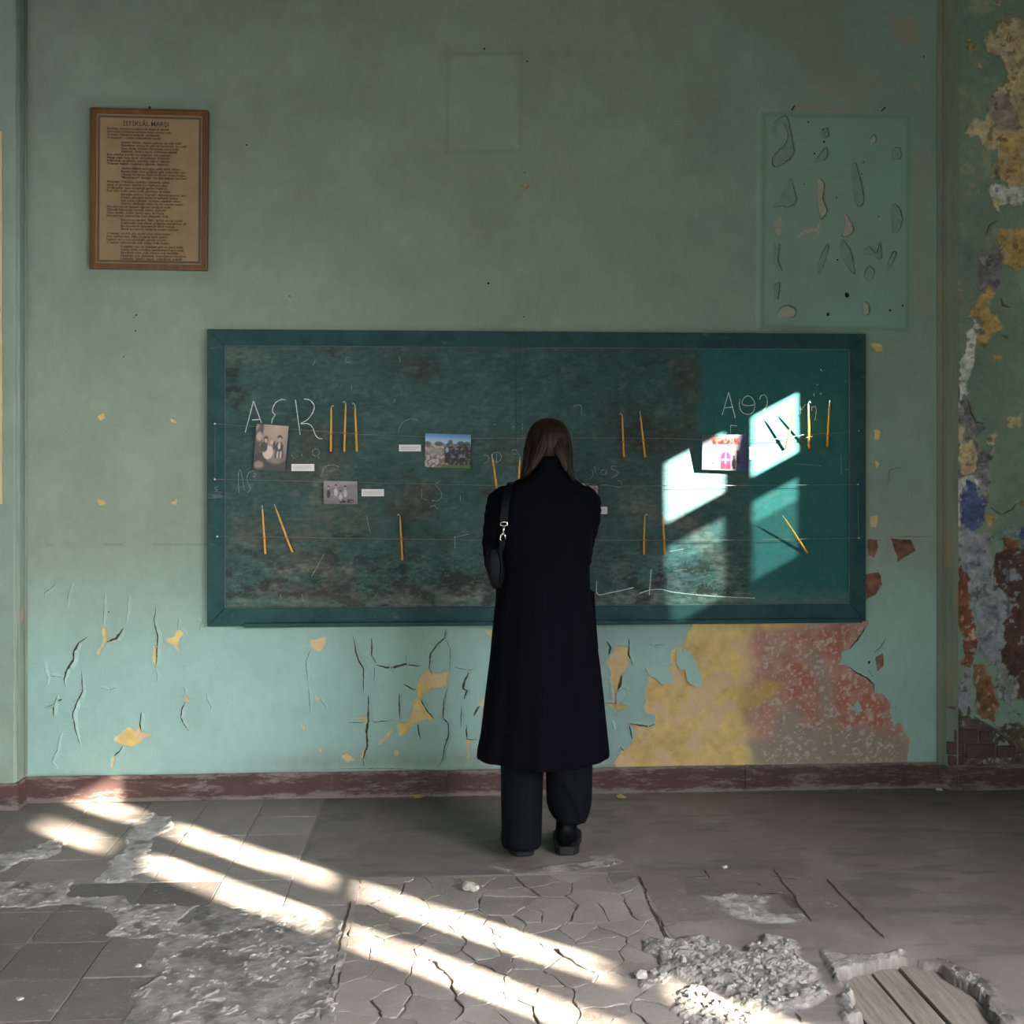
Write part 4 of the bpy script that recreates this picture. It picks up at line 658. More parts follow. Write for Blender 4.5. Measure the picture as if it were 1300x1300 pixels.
chalk([[(232, 600), (228, 650), (250, 700), (300, 715), (335, 690), (342, 630), (315, 585), (280, 580), (252, 610), (252, 640), (290, 650), (335, 645)]], 900, 405, wd=.0028)
chalk([[(380, 605), (392, 575), (420, 572), (437, 610), (432, 650), (405, 690), (415, 680), (440, 692)]], 900, 405, wd=.0028)
chalk([[(162, 860), (162, 797)], [(162, 797), (210, 803)]], 900, 405, wd=.0024)
chalk([[(685, 655), (688, 710)], [(725, 640), (690, 683)], [(768, 655), (772, 690)], [(770, 665), (795, 655), (804, 690), (795, 760)]], 900, 405, wd=.0026)
chalk([[(785, 560), (790, 578)], [(830, 563), (845, 558)], [(835, 375), (848, 392)], [(810, 490), (815, 495)]], 900, 405, wd=.003)
chalk([[(990, 1015), (992, 1165)], [(1020, 1130), (1050, 1130)], [(1015, 480), (1030, 440)], [(645, 1085), (740, 1092), (840, 1102)]], 900, 405, wd=.0024, mat=M_CHALK2)
chalk([[(105, 900), (110, 1000), (200, 990), (320, 965), (380, 950)], [(425, 995), (500, 970), (590, 965), (680, 985), (860, 1005), (1060, 1020), (1290, 1030)], [(512, 815), (506, 900), (498, 1005)]], 740, 585, wd=.0026, name='chalk_line')
chalk([[(680, 825), (780, 815)], [(650, 680), (760, 660)]], 740, 585, wd=.0022, mat=M_CHALK2, name='chalk_line')
chalk([[(185, 1130), (195, 1160), (180, 1195), (160, 1200)], [(205, 1105), (216, 1160)], [(290, 1130), (262, 1135), (250, 1160), (285, 1165), (295, 1130), (298, 1170)], [(375, 1105), (335, 1105), (335, 1125), (375, 1140), (378, 1165), (330, 1195)], [(235, 1240), (330, 1250), (410, 1262), (405, 1225), (380, 1210)]], 720, 405, wd=.0028, mat=M_CHALK2)
chalk([[(45, 655), (75, 645), (105, 655), (108, 720)]], 720, 405, wd=.0024, mat=M_CHALK2)
chalk([[(415, 210), (415, 280), (460, 298)], [(490, 298), (540, 298), (568, 260), (545, 210), (520, 180), (548, 153)], [(480, 345), (510, 335), (535, 360)]], 465, 585, wd=.0024, mat=M_CHALK2)
chalk([[(1015, 1035), (1004, 1062), (978, 1072), (952, 1062), (941, 1035), (952, 1010), (978, 998), (1004, 1010), (1015, 1035)], [(978, 995), (978, 1085)], [(885, 1082), (912, 1070), (920, 1045), (905, 1020), (880, 1025)], [(1090, 990), (1120, 980), (1140, 1010), (1160, 1030)], [(1095, 1010), (1125, 1015)], [(1170, 785), (1170, 830)], [(950, 795), (975, 785)], [(1100, 805), (1110, 815)]], 465, 405, wd=.0024, mat=M_CHALK2)
chalk([[(662, 565), (666, 655)], [(660, 577), (765, 550)], [(705, 260), (706, 300)], [(425, 890), (430, 870)]], 465, 585, wd=.0026, mat=M_CHALK2)
chalk([[(1245, 410), (1255, 470), (1272, 545)], [(925, 700), (880, 780), (830, 870)], [(590, 1108), (690, 1107)], [(600, 1000), (595, 1040)], [(760, 1000), (765, 1050)]], 255, 585, wd=.0026, mat=M_CHALK2)
chalk([[(680, 1015), (690, 1040), (700, 1045)], [(755, 1010), (760, 1030)], [(838, 985), (870, 975), (890, 1000), (870, 1030), (840, 1015), (838, 985)], [(890, 1035), (880, 1045)], [(900, 1180), (930, 1110), (990, 1095), (1040, 1110)], [(1130, 290), (1095, 290), (1090, 320), (1130, 325)], [(860, 310), (840, 345)], [(1130, 500), (1132, 530)]], 255, 405, wd=.0024, mat=M_CHALK2)
chalk([[(250, 285), (252, 325)], [(215, 600), (210, 630)], [(260, 565), (268, 570)], [(240, 840), (270, 780), (330, 750), (390, 760)]], 465, 405, wd=.0024, mat=M_CHALK2)

# ================================================================== CORD AND CANDLES
M_CORD = simple('pale_cord', (.17, .165, .145), .8, .15, 200, bump=0)
cp = [(1127, 838, 900, 405, 5.909)]
def cpt(px, py): return tuple(on_y(px, py, YS))
path = [cpt(1090, 547), cpt(1052, 550), cpt(1020, 552), cpt(990, 557), cpt(947, 559), cpt(880, 557.5), cpt(816, 556), cpt(700, 556), cpt(600, 556.5), cpt(452, 551), cpt(360, 544), cpt(273, 538), cpt(273, 573), cpt(273, 608.5), cpt(440, 612), cpt(600, 616), cpt(800, 617), cpt(1000, 616), cpt(1089, 615), cpt(1089.5, 650), cpt(1090, 683), cpt(1040, 684), cpt(900, 686), cpt(817, 686), cpt(700, 686), cpt(509, 684.5), cpt(360, 682), cpt(276, 681)]
tag(MB().tube(path, .0012, 6, cap=True).build('hanging_cord', M_CORD, None, True), 'one long pale cord zigzagging in three rows across the chalkboard', 'cord')
M_PIN = simple('steel_pin', (.5, .48, .44), .4, .2, 50, metal=.8)
for i, (px, py) in enumerate([(1090, 547), (273, 538), (273, 608.5), (1089, 615), (1090, 683), (276, 681)]):
    x, _, z = cpt(px, py); tag(MB().tube([(x, YF + .004, z), (x, YS - .003, z)], .0018, 8).tube([(x, YS - .003, z), (x, YS - .006, z)], .004, 8).build('cord_pin', M_PIN), 'small steel pin ' + ('holding the loose end of the top cord', 'at the cord corner level with the large chalk letters', 'at the cord corner just above the small chalk S', 'at the cord corner of the middle row near bare plaster', 'at the cord corner of the lowest row near bare plaster', 'holding the loose end of the lowest cord')[i], 'pin', 'pins that hold the cord')
k = Mat('beeswax', .45, .5); k.color(k.ramp(k.noise(25, 4), [(.3, (.60, .29, .03)), (.7, (.76, .41, .06))])); k.b.inputs['Subsurface Weight'].default_value = .15; k.b.inputs['Subsurface Radius'].default_value = (.01, .005, .002); M_WAX = k.m
M_WICK = simple('wick', (.62, .60, .54), .9, .15, 100, bump=0); M_TIE = simple('brown_thread', (.30, .16, .06), .9, .2, 100, bump=0)
CAND = [  # top px, bottom px, tie fraction from the bottom, wick bend, label
    ((420.5, 518), (420, 573), .42, 1, 'nearest the chalk letters of three upright ones'), ((439, 513), (437, 573.5), .40, -1, 'middle one of three beside the large chalk letters'), ((450.5, 515), (453, 573), .42, -1, 'farthest from the chalk letters of three upright ones'),
    ((333, 646), (337, 703), .37, 0, 'upright candle beside a slanting one on the lowest cord'), ((350, 645), (371, 701), .35, 0, 'slanting candle beside an upright one on the lowest cord'), ((508, 656), (511, 711), .50, -1, 'hanging alone on the lowest cord beneath the stone wall photo'),
    ((625, 581), (631, 621), .10, 0, 'candle just above the shoulder with the bag strap'), ((660, 584), (658, 622), .10, 0, 'candle half hidden behind the person\'s hair'), ((790, 528), (792, 580), .38, -1, 'straight candle on the top cord, next to the person\'s hair'), ((813, 527), (819, 580), .40, 0, 'tilted, on the top cord before the red canopy photo'),
    ((818.5, 656), (817, 704), .40, 1, 'on the lowest cord just beside the coat sleeve'), ((841.5, 655), (844, 703), .38, 0, 'candle on the lowest cord at the edge of the sun patch'), ((1008, 518), (997.5, 570), .28, 0, 'candle leaning inward inside the sun patch'), ((1026, 513), (1027, 570), .28, 1, 'brightest one, at the sun patch edge, with curled wick'), ((1053, 513), (1050, 567), .28, 0, 'upright, at the end of the top cord outside the sun patch'),
    ((996, 658), (1025, 702), .36, 0, 'slanting, alone on the lowest cord below the sun patch')]
for (tx, ty), (bx_, by), tf, wb, lab in CAND:
    yb = YP - .008; yt = YS - .006
    # the cord carries the tie; the foot rests near the panel and the head leans out into the room
    sl_ = (yt - yb) / max(tf, .3); B = Vector(on_y(bx_, by, yb)); T = Vector(on_y(tx, ty, yb + sl_)); A_ = T - B; L = A_.length
    e = tag(empty('taper_candle', B), 'yellow wax taper, ' + lab, 'candle', 'wax tapers tied to the cords'); U = A_.normalized()
    n = 10; pts = [A_ * (i / n) + Vector((random.uniform(-.0006, .0006), 0, 0)) for i in range(n + 1)]; rad = [.0054 - .0020 * (i / n) for i in range(n + 1)]; rad[-1] = .0022
    MB().tube(pts, rad, 10).build('wax_stick', M_WAX, e, True)
    sx = wb * .012; MB().tube([A_, A_ + U * .008 + Vector((sx * .2, 0, 0)), A_ + U * .013 + Vector((sx * .6, 0, 0)), A_ + U * (.010 if wb else .018) + Vector((sx, 0, -.004 if wb else 0))], .0011, 6).build('wick', M_WICK, e, True)
    c_ = A_ * tf; mb = MB(); side = U.cross(Vector((0, 1, 0))).normalized(); fw = side.cross(U)
    mb.tube([c_ + side * .0072 * math.cos(a) + fw * .0072 * math.sin(a) + U * .003 * math.sin(a * .5) for a in np.linspace(0, 2 * math.pi * 2, 25)], .0011, 6)
    mb.tube([c_ - fw * .006, c_ - fw * .008 + side * .012, c_ - fw * .006 + side * .02 - U * .003], .0010, 6).tube([c_ - fw * .006, c_ - fw * .009 - side * .009, c_ - fw * .006 - side * .015 + U * .003], .0010, 6)
    mb.build('tie', M_TIE, e, True)

# ================================================================== PHOTOGRAPHS AND CAPTION CARDS
def photo(quad, paint_fn, label, y_top, y_bot, n=(48, 48), edge=(.6, .58, .55)):
    (a, b, c, d) = quad                                     # tl tr br bl in px
    TLv = Vector(on_y(*a, y_top)); TRv = Vector(on_y(*b, y_top)); BRv = Vector(on_y(*c, y_bot)); BLv = Vector(on_y(*d, y_bot)); e = empty('photo_print', (TLv + TRv + BRv + BLv) / 4); tag(e, label, 'photograph', 'photographs hung on the board')
    C = Vector(e.location); u = np.linspace(0, 1, n[0]); v = np.linspace(0, 1, n[1]); U, Vv = np.meshgrid(u, v)
    Pt = ((np.array(TLv)[None, None] * (1 - U[..., None]) + np.array(TRv)[None, None] * U[..., None]) * (1 - Vv[..., None]) + (np.array(BLv)[None, None] * (1 - U[..., None]) + np.array(BRv)[None, None] * U[..., None]) * Vv[..., None]) - np.array(C)
    nrm = (TRv - TLv).cross(BLv - TLv).normalized(); nrm = nrm if nrm.y < 0 else -nrm
    col_ = paint_fn(U, Vv) ** 1.25 * .75; k_ = Mat('photo_paper_print', .35, .4); k_.color(k_.mix(1, k_.attr('tint', False), k_.mix(k_.noise(300, 2), (.94,) * 3, (1.06,) * 3), 'MULTIPLY'))
    g = grid('print', Pt + np.array(nrm) * .0012, k_.m, None, col_, e, True)
    q = [p - C for p in (TLv, TRv, BRv, BLv)]; m = MB(); m.add([p + nrm * .0008 for p in q] + [p - nrm * .0022 for p in q], [(0, 1, 2, 3), (7, 6, 5, 4)] + [(i, i + 4, (i + 1) % 4 + 4, (i + 1) % 4) for i in range(4)]); m.build('mount_board', simple('mount', edge, .7, .1, 40, bump=0), e)
    return e
def ell(U, V, cx, cy, rx, ry, s=.15): return sm(((U - cx) / rx) ** 2 + ((V - cy) / ry) ** 2, 1 + s, 1 - s)
def bxm(U, V, x0, x1, y0, y1, s=.01): return sm(U, x0 - s, x0 + s) * sm(U, x1 + s, x1 - s) * sm(V, y0 - s, y0 + s) * sm(V, y1 + s, y1 - s)
def g3(v, t=(1, 1, 1)): return np.asarray(v)[..., None] * np.array(t)
def p_sepia(U, V):
    t = (.62, .40, .28); c = g3(.62 - .35 * V + .15 * (fbm(U, V, 6, 301) - .5) - .25 * np.abs(U - .6), (.95, .70, .56)); c = lerp(c, (.05, .03, .025), .8 * bxm(U, V, -.1, .25, -.1, .9, .03) * sm(fbm(U * 2, V, 3, 302), .35, .5)); c = lerp(c, (.07, .035, .028), bxm(U, V, .18, .21, -.1, .8)); c = lerp(c, (.03, .018, .015), sm(V + .12 * (U < .4) + .05 * np.sin(U * 7), .76, .84))
    c = lerp(c, (.55, .42, .34), ell(U, V, .12, .27, .09, .10, .8)); c = lerp(c, (.40, .28, .22), ell(U, V, .16, .88, .15, .08, .8)); c = lerp(c, (.80, .68, .58), ell(U, V, .42, .60, .16, .15)); c = lerp(c, (.035, .02, .018), ell(U, V, .30, .48, .10, .12)); c = lerp(c, (.04, .025, .02), ell(U, V, .33, .31, .07, .06)); c = lerp(c, (.62, .45, .36), ell(U, V, .33, .345, .045, .045))
    c = lerp(c, (.70, .52, .43), ell(U, V, .52, .38, .05, .045)); c = lerp(c, (.04, .025, .02), ell(U, V, .60, .45, .04, .10)); c = lerp(c, (.045, .028, .024), ell(U, V, .76, .48, .13, .12)); c = lerp(c, (.72, .6, .52), ell(U, V, .76, .45, .04, .08)); c = lerp(c, (.03, .02, .018), ell(U, V, .76, .26, .075, .05)); c = lerp(c, (.62, .45, .36), ell(U, V, .76, .305, .05, .045)); c = lerp(c, (.04, .025, .02), bxm(U, V, .64, .90, .55, .72)); c = lerp(c, (.70, .6, .52), bxm(U, V, .70, .75, .57, .72)); return lerp(c, (.70, .6, .52), bxm(U, V, .80, .85, .57, .72))
def p_grey(U, V):
    c = g3(.40 + .12 * (fbm(U * 3, V * 2, 5, 311) - .5) - .15 * V, (1, .92, .98)); c = lerp(c, (.22, .20, .215), sm(V + .25 * U, .62, .52) * sm(V + .25 * U, .30, .4) * .5)
    for x, y, h, cc in [(.14, .35, .5, .05), (.36, .28, .5, .60), (.64, .33, .5, .55), (.50, .55, .4, .60)]:
        c = lerp(c, (cc, cc * .95, cc), ell(U, V, x, y + h * .42, .055, h * .36)); c = lerp(c, (.05, .045, .05), ell(U, V, x, y - .10, .035, .05)); c = lerp(c, (.45, .41, .42), ell(U, V, x, y - .03, .028, .055))
    return lerp(c, (.04, .035, .04), sm(V, .76, .84) * bxm(U, V, .45, .88, .7, .95, .03) * sm(fbm(U, V, 18, 312), .42, .5))
def p_field(U, V):
    sky = lerp(np.ones(U.shape + (3,)) * np.array([.12, .35, .68]), (.48, .66, .82), sm(V, 0, .25)); hz = .30 + .05 * (fbm(U, V * 0, 8, 321) - .5) - .03 * U; st_ = fbm(U * 1.4, V, 18, 322, 3); dark = sm(U, .42, .62)
    gr_ = np.where((st_ > .52)[..., None], np.array([.62, .53, .49]), np.array([.28, .22, .21])); dk = np.where((st_ > .60)[..., None], np.array([.32, .26, .30]), np.array([.045, .035, .045])); gr_ = gr_ + (dk - gr_) * dark[..., None]
    gr_ = lerp(gr_, (.42, .38, .33), ell(U, V, .22, .52, .22, .10) * .8); gr_ = lerp(gr_, (.14, .22, .07), sm(V + .12 * fbm(U, V, 6, 323), .92, 1.0) * sm(U, .25, .4)); c = sky + (gr_ - sky) * sm(V, hz - .01, hz + .02)[..., None]
    for x, y, rx in [(.05, .30, .08), (.55, .24, .05), (.78, .27, .08), (.92, .28, .07), (.30, .30, .1)]: c = lerp(c, (.10, .12, .06), .9 * ell(U, V, x, y, rx, .07, .4))
    c = lerp(c, (.03, .035, .06), ell(U, V, .49, .48, .075, .13)); c = lerp(c, (.40, .50, .62), ell(U, V, .48, .47, .035, .09)); c = lerp(c, (.02, .02, .03), bxm(U, V, .43, .55, .55, .86, .015)); return lerp(c, (.16, .10, .08), ell(U, V, .50, .31, .035, .045))
def p_red(U, V):
    c = g3(.55 + 0 * U, (1, .97, .98)); c = lerp(c, (.50, .50, .80), .8 * sm(U + .1 * V, .84, .92)); tr_ = sm(U, .20 + .1 * (V - .1), .22 + .1 * (V - .1)) * sm(U, .84, .82) * bxm(U, V, 0, 1, .09, .26, .01); c = lerp(c, (.60, .05, .045), tr_); c = lerp(c, (.80, .45, .42), tr_ * sm(fbm(U * 3, V, 16, 331), .5, .56))
    arch = np.maximum(ell(U, V, .53, .60, .11, .13, .08), bxm(U, V, .42, .64, .60, .97)); c = lerp(c, (.42, .22, .45), arch); c = lerp(c, (.80, .66, .76), arch * np.maximum(bxm(U, V, .515, .54, .5, .97, .006), bxm(U, V, .44, .62, .68, .72, .01))); c = lerp(c, (.75, .18, .22), arch * sm(V, .80, .82) * .7)
    c = lerp(c, (.04, .04, .09), ell(U, V, .72, .80, .045, .16)); c = lerp(c, (.10, .06, .06), ell(U, V, .72, .61, .025, .035)); c = lerp(c, (.05, .05, .12), bxm(U, V, .78, .83, .43, .80)); c = lerp(c, (.12, .12, .30), bxm(U, V, .76, .90, .74, .76, .006)); return .5 * lerp(c, (.3, .27, .35), .7 * ell(U, V, .24, .80, .02, .05)) ** 2.2
def p_bw(U, V):
    c = g3(.55 - .1 * V, (1, .97, .98)); c = lerp(c, (.05, .045, .05), sm(U, .66, .68)); c = lerp(c, (.45, .42, .42), bxm(U, V, .70, .97, .0, .45) * sm(fbm(U * 2, V, 9, 341), .55, .6)); return lerp(c, (.62, .6, .6), sm(V, .62, .66) * sm(U, .5, .6))
photo(((325.5, 538), (366.5, 541), (361.5, 598.5), (321.5, 596.5)), p_sepia, 'sepia photograph of a seated family, hung under the large chalk letters', YS - .002, YS + .008)
photo(((411, 610.5), (453.5, 611), (454, 640), (411, 639.5)), p_grey, 'grey photograph of four figures in a field, beside a scraped patch of board', YS - .002, YS + .008)
photo(((540, 550), (598, 552), (597, 594.5), (539.5, 593)), p_field, 'colour photograph of a person before a stone wall under blue sky', YS - .002, YS + .010)
photo(((892, 552.5), (948, 552), (947, 598), (891, 596)), p_red, 'bright photograph of a doorway under a red canopy, lit by the sun patch', YS - .022, YS + .002)
photo(((706, 613.5), (761, 614), (760, 653), (706, 652)), p_bw, 'black and white photograph mostly hidden behind the person\'s shoulder', YS - .002, YS + .008, (48, 40))
M_CARD = simple('white_card', (.72, .70, .70), .8, .06, 40, bump=0); M_PRINT = simple('grey_print', (.34, .32, .33), .9, .1, 40, bump=0)
for q, lab, m in [(((506.5, 564.5), (534.5, 573)), 'white caption card between the stone wall photo and the cord candles', M_CARD), (((370, 589), (399, 598)), 'white caption card beside the sepia family photograph', M_CARD), (((459, 621), (487.5, 630)), 'white caption card beside the grey field photograph', M_CARD), (((757, 643.5), (771, 652.5)), 'white caption card peeking out beside the person\'s arm', M_CARD), (((951, 567), (977, 583.5)), 'white caption card inside the sun patch beside the red canopy photo', M_CARD)]:
    (a, b), (c, d) = q; p0 = on_y(a, b, YP - .004); p1 = on_y(c, d, YP - .004); e = tag(empty('caption_card', ((p0[0] + p1[0]) / 2, YP, (p0[2] + p1[2]) / 2)), lab, 'caption card', 'caption cards on the board'); hw = (p1[0] - p0[0]) / 2; hz_ = (p0[2] - p1[2]) / 2
    MB().box((-hw, -.004, -hz_), (hw, -.0005, hz_)).build('card', M_CARD, e)
    for f_ in (.35, -.05, -.45): MB().box((-hw * .85, -.0044, hz_ * f_ - .0009), (hw * random.uniform(.5, .85), -.0039, hz_ * f_ + .0009)).build('printed_line', M_PRINT, e)

# ================================================================== FRAMED POEM
p = [np.array(on_y(*q, -.018)) for q in ((114.5, 136.5), (263.5, 140.5), (263, 343), (113, 342))]
fx0 = (p[0][0] + p[3][0]) / 2; fx1 = (p[1][0] + p[2][0]) / 2; fz1 = (p[0][2] + p[1][2]) / 2; fz0 = (p[2][2] + p[3][2]) / 2; FWd, FHt = fx1 - fx0, fz1 - fz0
PF = empty('framed_poem', ((fx0 + fx1) / 2, -.004, fz0), (0, math.radians(.35), 0)); tag(PF, 'brown wooden frame with a yellowed printed poem hanging on the green wall', 'picture frame')
k = Mat('brown_frame_wood', .4, .5); nz = k.noise(30, 6, .7, (1, 1, .12)); k.color(k.ramp(nz, [(.3, (.095, .034, .004)), (.7, (.19, .077, .012))])); M_FWOOD = k.m
fw = .026
for q in [[(-1, 1), (1, 1), (1, 1), (-1, 1)]]: pass
X0, X1, Zt = -FWd / 2, FWd / 2, FHt
def frame_rail(a, b, c, d, name='frame_rail'):               # moulded: outer step and inner step
    m = MB(); m.prism([a, b, c, d], -.022, .0); ctr = lambda p_, q_, t: (p_[0] + (q_[0] - p_[0]) * t, p_[1] + (q_[1] - p_[1]) * t)
    m.prism([ctr(a, d, .25), ctr(b, c, .25), ctr(b, c, .6), ctr(a, d, .6)], -.026, -.02); m.build(name, M_FWOOD, PF, bevel=.002)
frame_rail((X0, Zt), (X1, Zt), (X1 - fw, Zt - fw), (X0 + fw, Zt - fw)); frame_rail((X0, 0), (X1, 0), (X1 - fw, fw), (X0 + fw, fw)); frame_rail((X0, 0), (X0, Zt), (X0 + fw, Zt - fw), (X0 + fw, fw)); frame_rail((X1, 0), (X1, Zt), (X1 - fw, Zt - fw), (X1 - fw, fw))
k = Mat('yellowed_paper', .6, .35); k.color(k.ramp(k.noise(9, 5), [(.3, (.255, .155, .085)), (.7, (.33, .215, .125))])); M_PAPER = k.m; M_INK = simple('dark_ink', (.035, .022, .014), .8, .2, 50, bump=0); M_BORDER = simple('printed_border', (.11, .08, .055), .8, .5, 220, bump=0)
MB().box((X0 + fw - .004, -.012, fw - .004), (X1 - fw + .004, -.008, Zt - fw + .004)).build('paper', M_PAPER, PF)
bi = fw + .006; bw = .010; mb = MB()
for a in ((X0 + bi, bi, X1 - bi, bi + bw), (X0 + bi, Zt - bi - bw, X1 - bi, Zt - bi), (X0 + bi, bi + bw, X0 + bi + bw, Zt - bi - bw), (X1 - bi - bw, bi + bw, X1 - bi, Zt - bi - bw)): mb.box((a[0], -.0128, a[1]), (a[2], -.0119, a[3]))
mb.build('printed_border', M_BORDER, PF)
def text(body, size, x, z, width=None, line=1.0, res=1, fat=.00035):
    cu = bpy.data.curves.new('lettering', 'FONT'); cu.body = body; cu.size = size; cu.space_line = line; cu.offset = fat; cu.resolution_u = res; to = bpy.data.objects.new('lettering', cu); COL.objects.link(to)
    me = bpy.data.meshes.new_from_object(to.evaluated_get(bpy.context.evaluated_depsgraph_get())); bpy.data.objects.remove(to); bpy.data.curves.remove(cu)
    c = np.array([v.co[:] for v in me.vertices]); f = [tuple(q.vertices) for q in me.polygons]; bpy.data.meshes.remove(me); sx_ = width / np.ptp(c[:, 0]) if width else 1
    return np.stack([x + c[:, 0] * sx_, np.full(len(c), -.0131), z + c[:, 1]], 1), f
ts = lambda u, v: (X0 + (u - 80) / 805 * FWd, Zt - (v - 92) / 1112 * FHt)        # from the close view of the frame
v, f = text('İSTİKLÂL MARŞI', .030, *ts(298, 210), width=(612 - 298) / 805 * FWd, res=2, fat=.0002); obj('poem_title', v, f, M_INK, PF)
POEM = ["Korkma, sönmez bu şafaklarda yüzen al sancak;\nSönmeden yurdumun üstünde tüten en son ocak.\nO benim milletimin yıldızıdır, parlayacak;\nO benimdir, o benim milletimindir ancak.",
"Çatma, kurban olayım, çehreni ey nazlı hilâl!\nKahraman ırkıma bir gül! Ne bu şiddet, bu celâl?\nSana olmaz dökülen kanlarımız sonra helâl...\nHakkıdır, Hakk'a tapan, milletimin istiklâl!",
"Ben ezelden beridir hür yaşadım, hür yaşarım.\nHangi çılgın bana zincir vuracakmış? Şaşarım!\nKükremiş sel gibiyim, bendimi çiğner, aşarım.\nYırtarım dağları, enginlere sığmam, taşarım.",
"Garbın âfâkını sarmışsa çelik zırhlı duvar,\nBenim iman dolu göğsüm gibi serhaddim var.\nUlusun, korkma! Nasıl böyle bir imanı boğar,\n\"Medeniyet!\" dediğin tek dişi kalmış canavar?",
"Arkadaş! Yurduma alçakları uğratma, sakın.\nSiper et gövdeni, dursun bu hayâsızca akın.\nDoğacaktır sana va'dettiği günler Hakk'ın...\nKim bilir, belki yarın, belki yarından da yakın.",
"Bastığın yerleri \"toprak!\" diyerek geçme, tanı:\nDüşün altındaki binlerce kefensiz yatanı.\nSen şehit oğlusun, incitme, yazıktır, atanı:\nVerme, dünyaları alsan da, bu cennet vatanı.",
"Kim bu cennet vatanın uğruna olmaz ki fedâ?\nŞühedâ fışkıracak toprağı sıksan, şühedâ!\nCânı, cânânı, bütün varımı alsın da Huda,\nEtmesin tek vatanımdan beni dünyada cüdâ.",
"Ruhumun senden, İlâhi, şudur ancak emeli:\nDeğmesin mabedimin göğsüne namahrem eli.\nBu ezanlar-ki şahadetleri dinin temeli-\nEbedî yurdumun üstünde benim inlemeli.",
"O zaman vecd ile bin secde eder-varsa-taşım,\nHer cerîhamdan, İlâhi, boşanıp kanlı yaşım,\nFışkırır ruh-ı mücerred gibi yerden na'şım;\nO zaman yükselerek arşa değer belki başım.",
"Dalgalan sen de şafaklar gibi ey şanlı hilâl!\nOlsun artık dökülen kanlarımın hepsi helâl.\nEbediyen sana yok, ırkıma yok izmihlâl:\nHakkıdır, hür yaşamış, bayrağımın hürriyet;\nHakkıdır, Hakk'a tapan, milletimin istiklâl!"]
mb = MB()
for i, s_ in enumerate(POEM):
    x, z = ts(290 if i % 2 else 193, (238, 332, 417, 512, 605, 692, 777, 868, 962, 1052)[i]); v, f = text(s_, .0142, x, z, width=(450 if i % 2 else 440) / 805 * FWd, line=.97); mb.add(v, f)
mb.build('poem_text', M_INK, PF, recalc=False)
MB().tube([(0, -.006, Zt - .01), (0, -.012, Zt + .014)], .0035, 8).tube([(-.012, -.008, Zt - .004), (-.003, -.010, Zt + .012), (.012, -.008, Zt - .004)], .0016, 6).build('hanging_hook', M_IRON, PF)

# ================================================================== THE WOMAN AT THE BOARD
YW = -.83
def wp(px, py, y=YW): return Vector(on_y(px, py, y))
k = Mat('black_wool', .95, .05); nz = k.noise(160, 4, .7); k.color(k.ramp(nz, [(.3, (.0012, .0012, .0024)), (.7, (.0028, .0028, .005))])); k.bump(nz, .3, .002); M_WOOL = k.m
k = Mat('black_trouser_cloth', .85, .12); k.color((.0022, .0024, .0042)); k.bump(k.noise(200, 3), .15, .002); M_CLOTH = k.m
M_LEATHER = simple('black_leather', (.0018, .002, .003), .5, .2, 70, bump=.12, spec=.10); M_RUBBER = simple('black_rubber', (.008, .0085, .011), .65, .2, 50, bump=.1)
k = Mat('brown_hair', .5, .2); nz = k.noise(40, 6, .7, (4, 4, .18)); k.color(k.ramp(nz, [(.3, (.004, .0015, .0009)), (.55, (.013, .005, .003)), (.75, (.055, .026, .015))])); k.bump(nz, .5, .003); M_HAIR = k.m
k = Mat('skin', .5, .4); k.color(k.ramp(k.noise(30, 4), [(.3, (.50, .30, .22)), (.7, (.60, .38, .29))])); k.b.inputs['Subsurface Weight'].default_value = .1; k.b.inputs['Subsurface Radius'].default_value = (.01, .004, .002); M_SKIN = k.m
PZ = (on_z(665, 1088) + on_z(717, 1086)) / 2
PER = empty('person', (PZ[0], PZ[1], 0)); tag(PER, 'person seen from behind in a long black coat, facing the chalkboard', 'person')
PM = Matrix.Translation(PER.location).inverted()
def worn(o): o.parent = PER; o.matrix_parent_inverse = PM; return o
cx0 = wp(696, 600).x
# body: every limb a tapered chain, fused into one surface by a fine voxel remesh
mb = MB()
def ball(c, rx, ry, rz, seg=16, rings=10):
    c = Vector(c); V = [c + Vector((0, 0, rz))]
    for i in range(1, rings):
        a = math.pi * i / rings
        V += [c + Vector((rx * math.sin(a) * math.cos(2 * math.pi * j / seg), ry * math.sin(a) * math.sin(2 * math.pi * j / seg), rz * math.cos(a))) for j in range(seg)]
    V.append(c - Vector((0, 0, rz))); Fc = [(0, 1 + j, 1 + (j + 1) % seg) for j in range(seg)]
    for i in range(rings - 2): Fc += [(1 + i * seg + j, 1 + (i + 1) * seg + j, 1 + (i + 1) * seg + (j + 1) % seg, 1 + i * seg + (j + 1) % seg) for j in range(seg)]
    n = len(V) - 1; Fc += [(n, 1 + (rings - 2) * seg + (j + 1) % seg, 1 + (rings - 2) * seg + j) for j in range(seg)]; mb.add(V, Fc)
def limb(pts, rad):
    n = 5; P_, R_ = [], []
    for i in range(len(pts) - 1):
        for j in range(n): P_.append(Vector(pts[i]).lerp(Vector(pts[i + 1]), j / n)); R_.append(rad[i] + (rad[i + 1] - rad[i]) * j / n)
    P_.append(Vector(pts[-1])); R_.append(rad[-1]); mb.tube(P_, R_, 14)
    for q, r_ in zip(pts, rad): ball(q, r_, r_, r_, 12, 8)
HD = Vector((cx0, YW + .035, 1.590))
ball(HD, .072, .090, .105, 24, 16); ball(HD + Vector((0, .035, -.055)), .055, .055, .055); ball(HD + Vector((0, .055, -.085)), .028, .030, .024)                # skull, jaw, chin
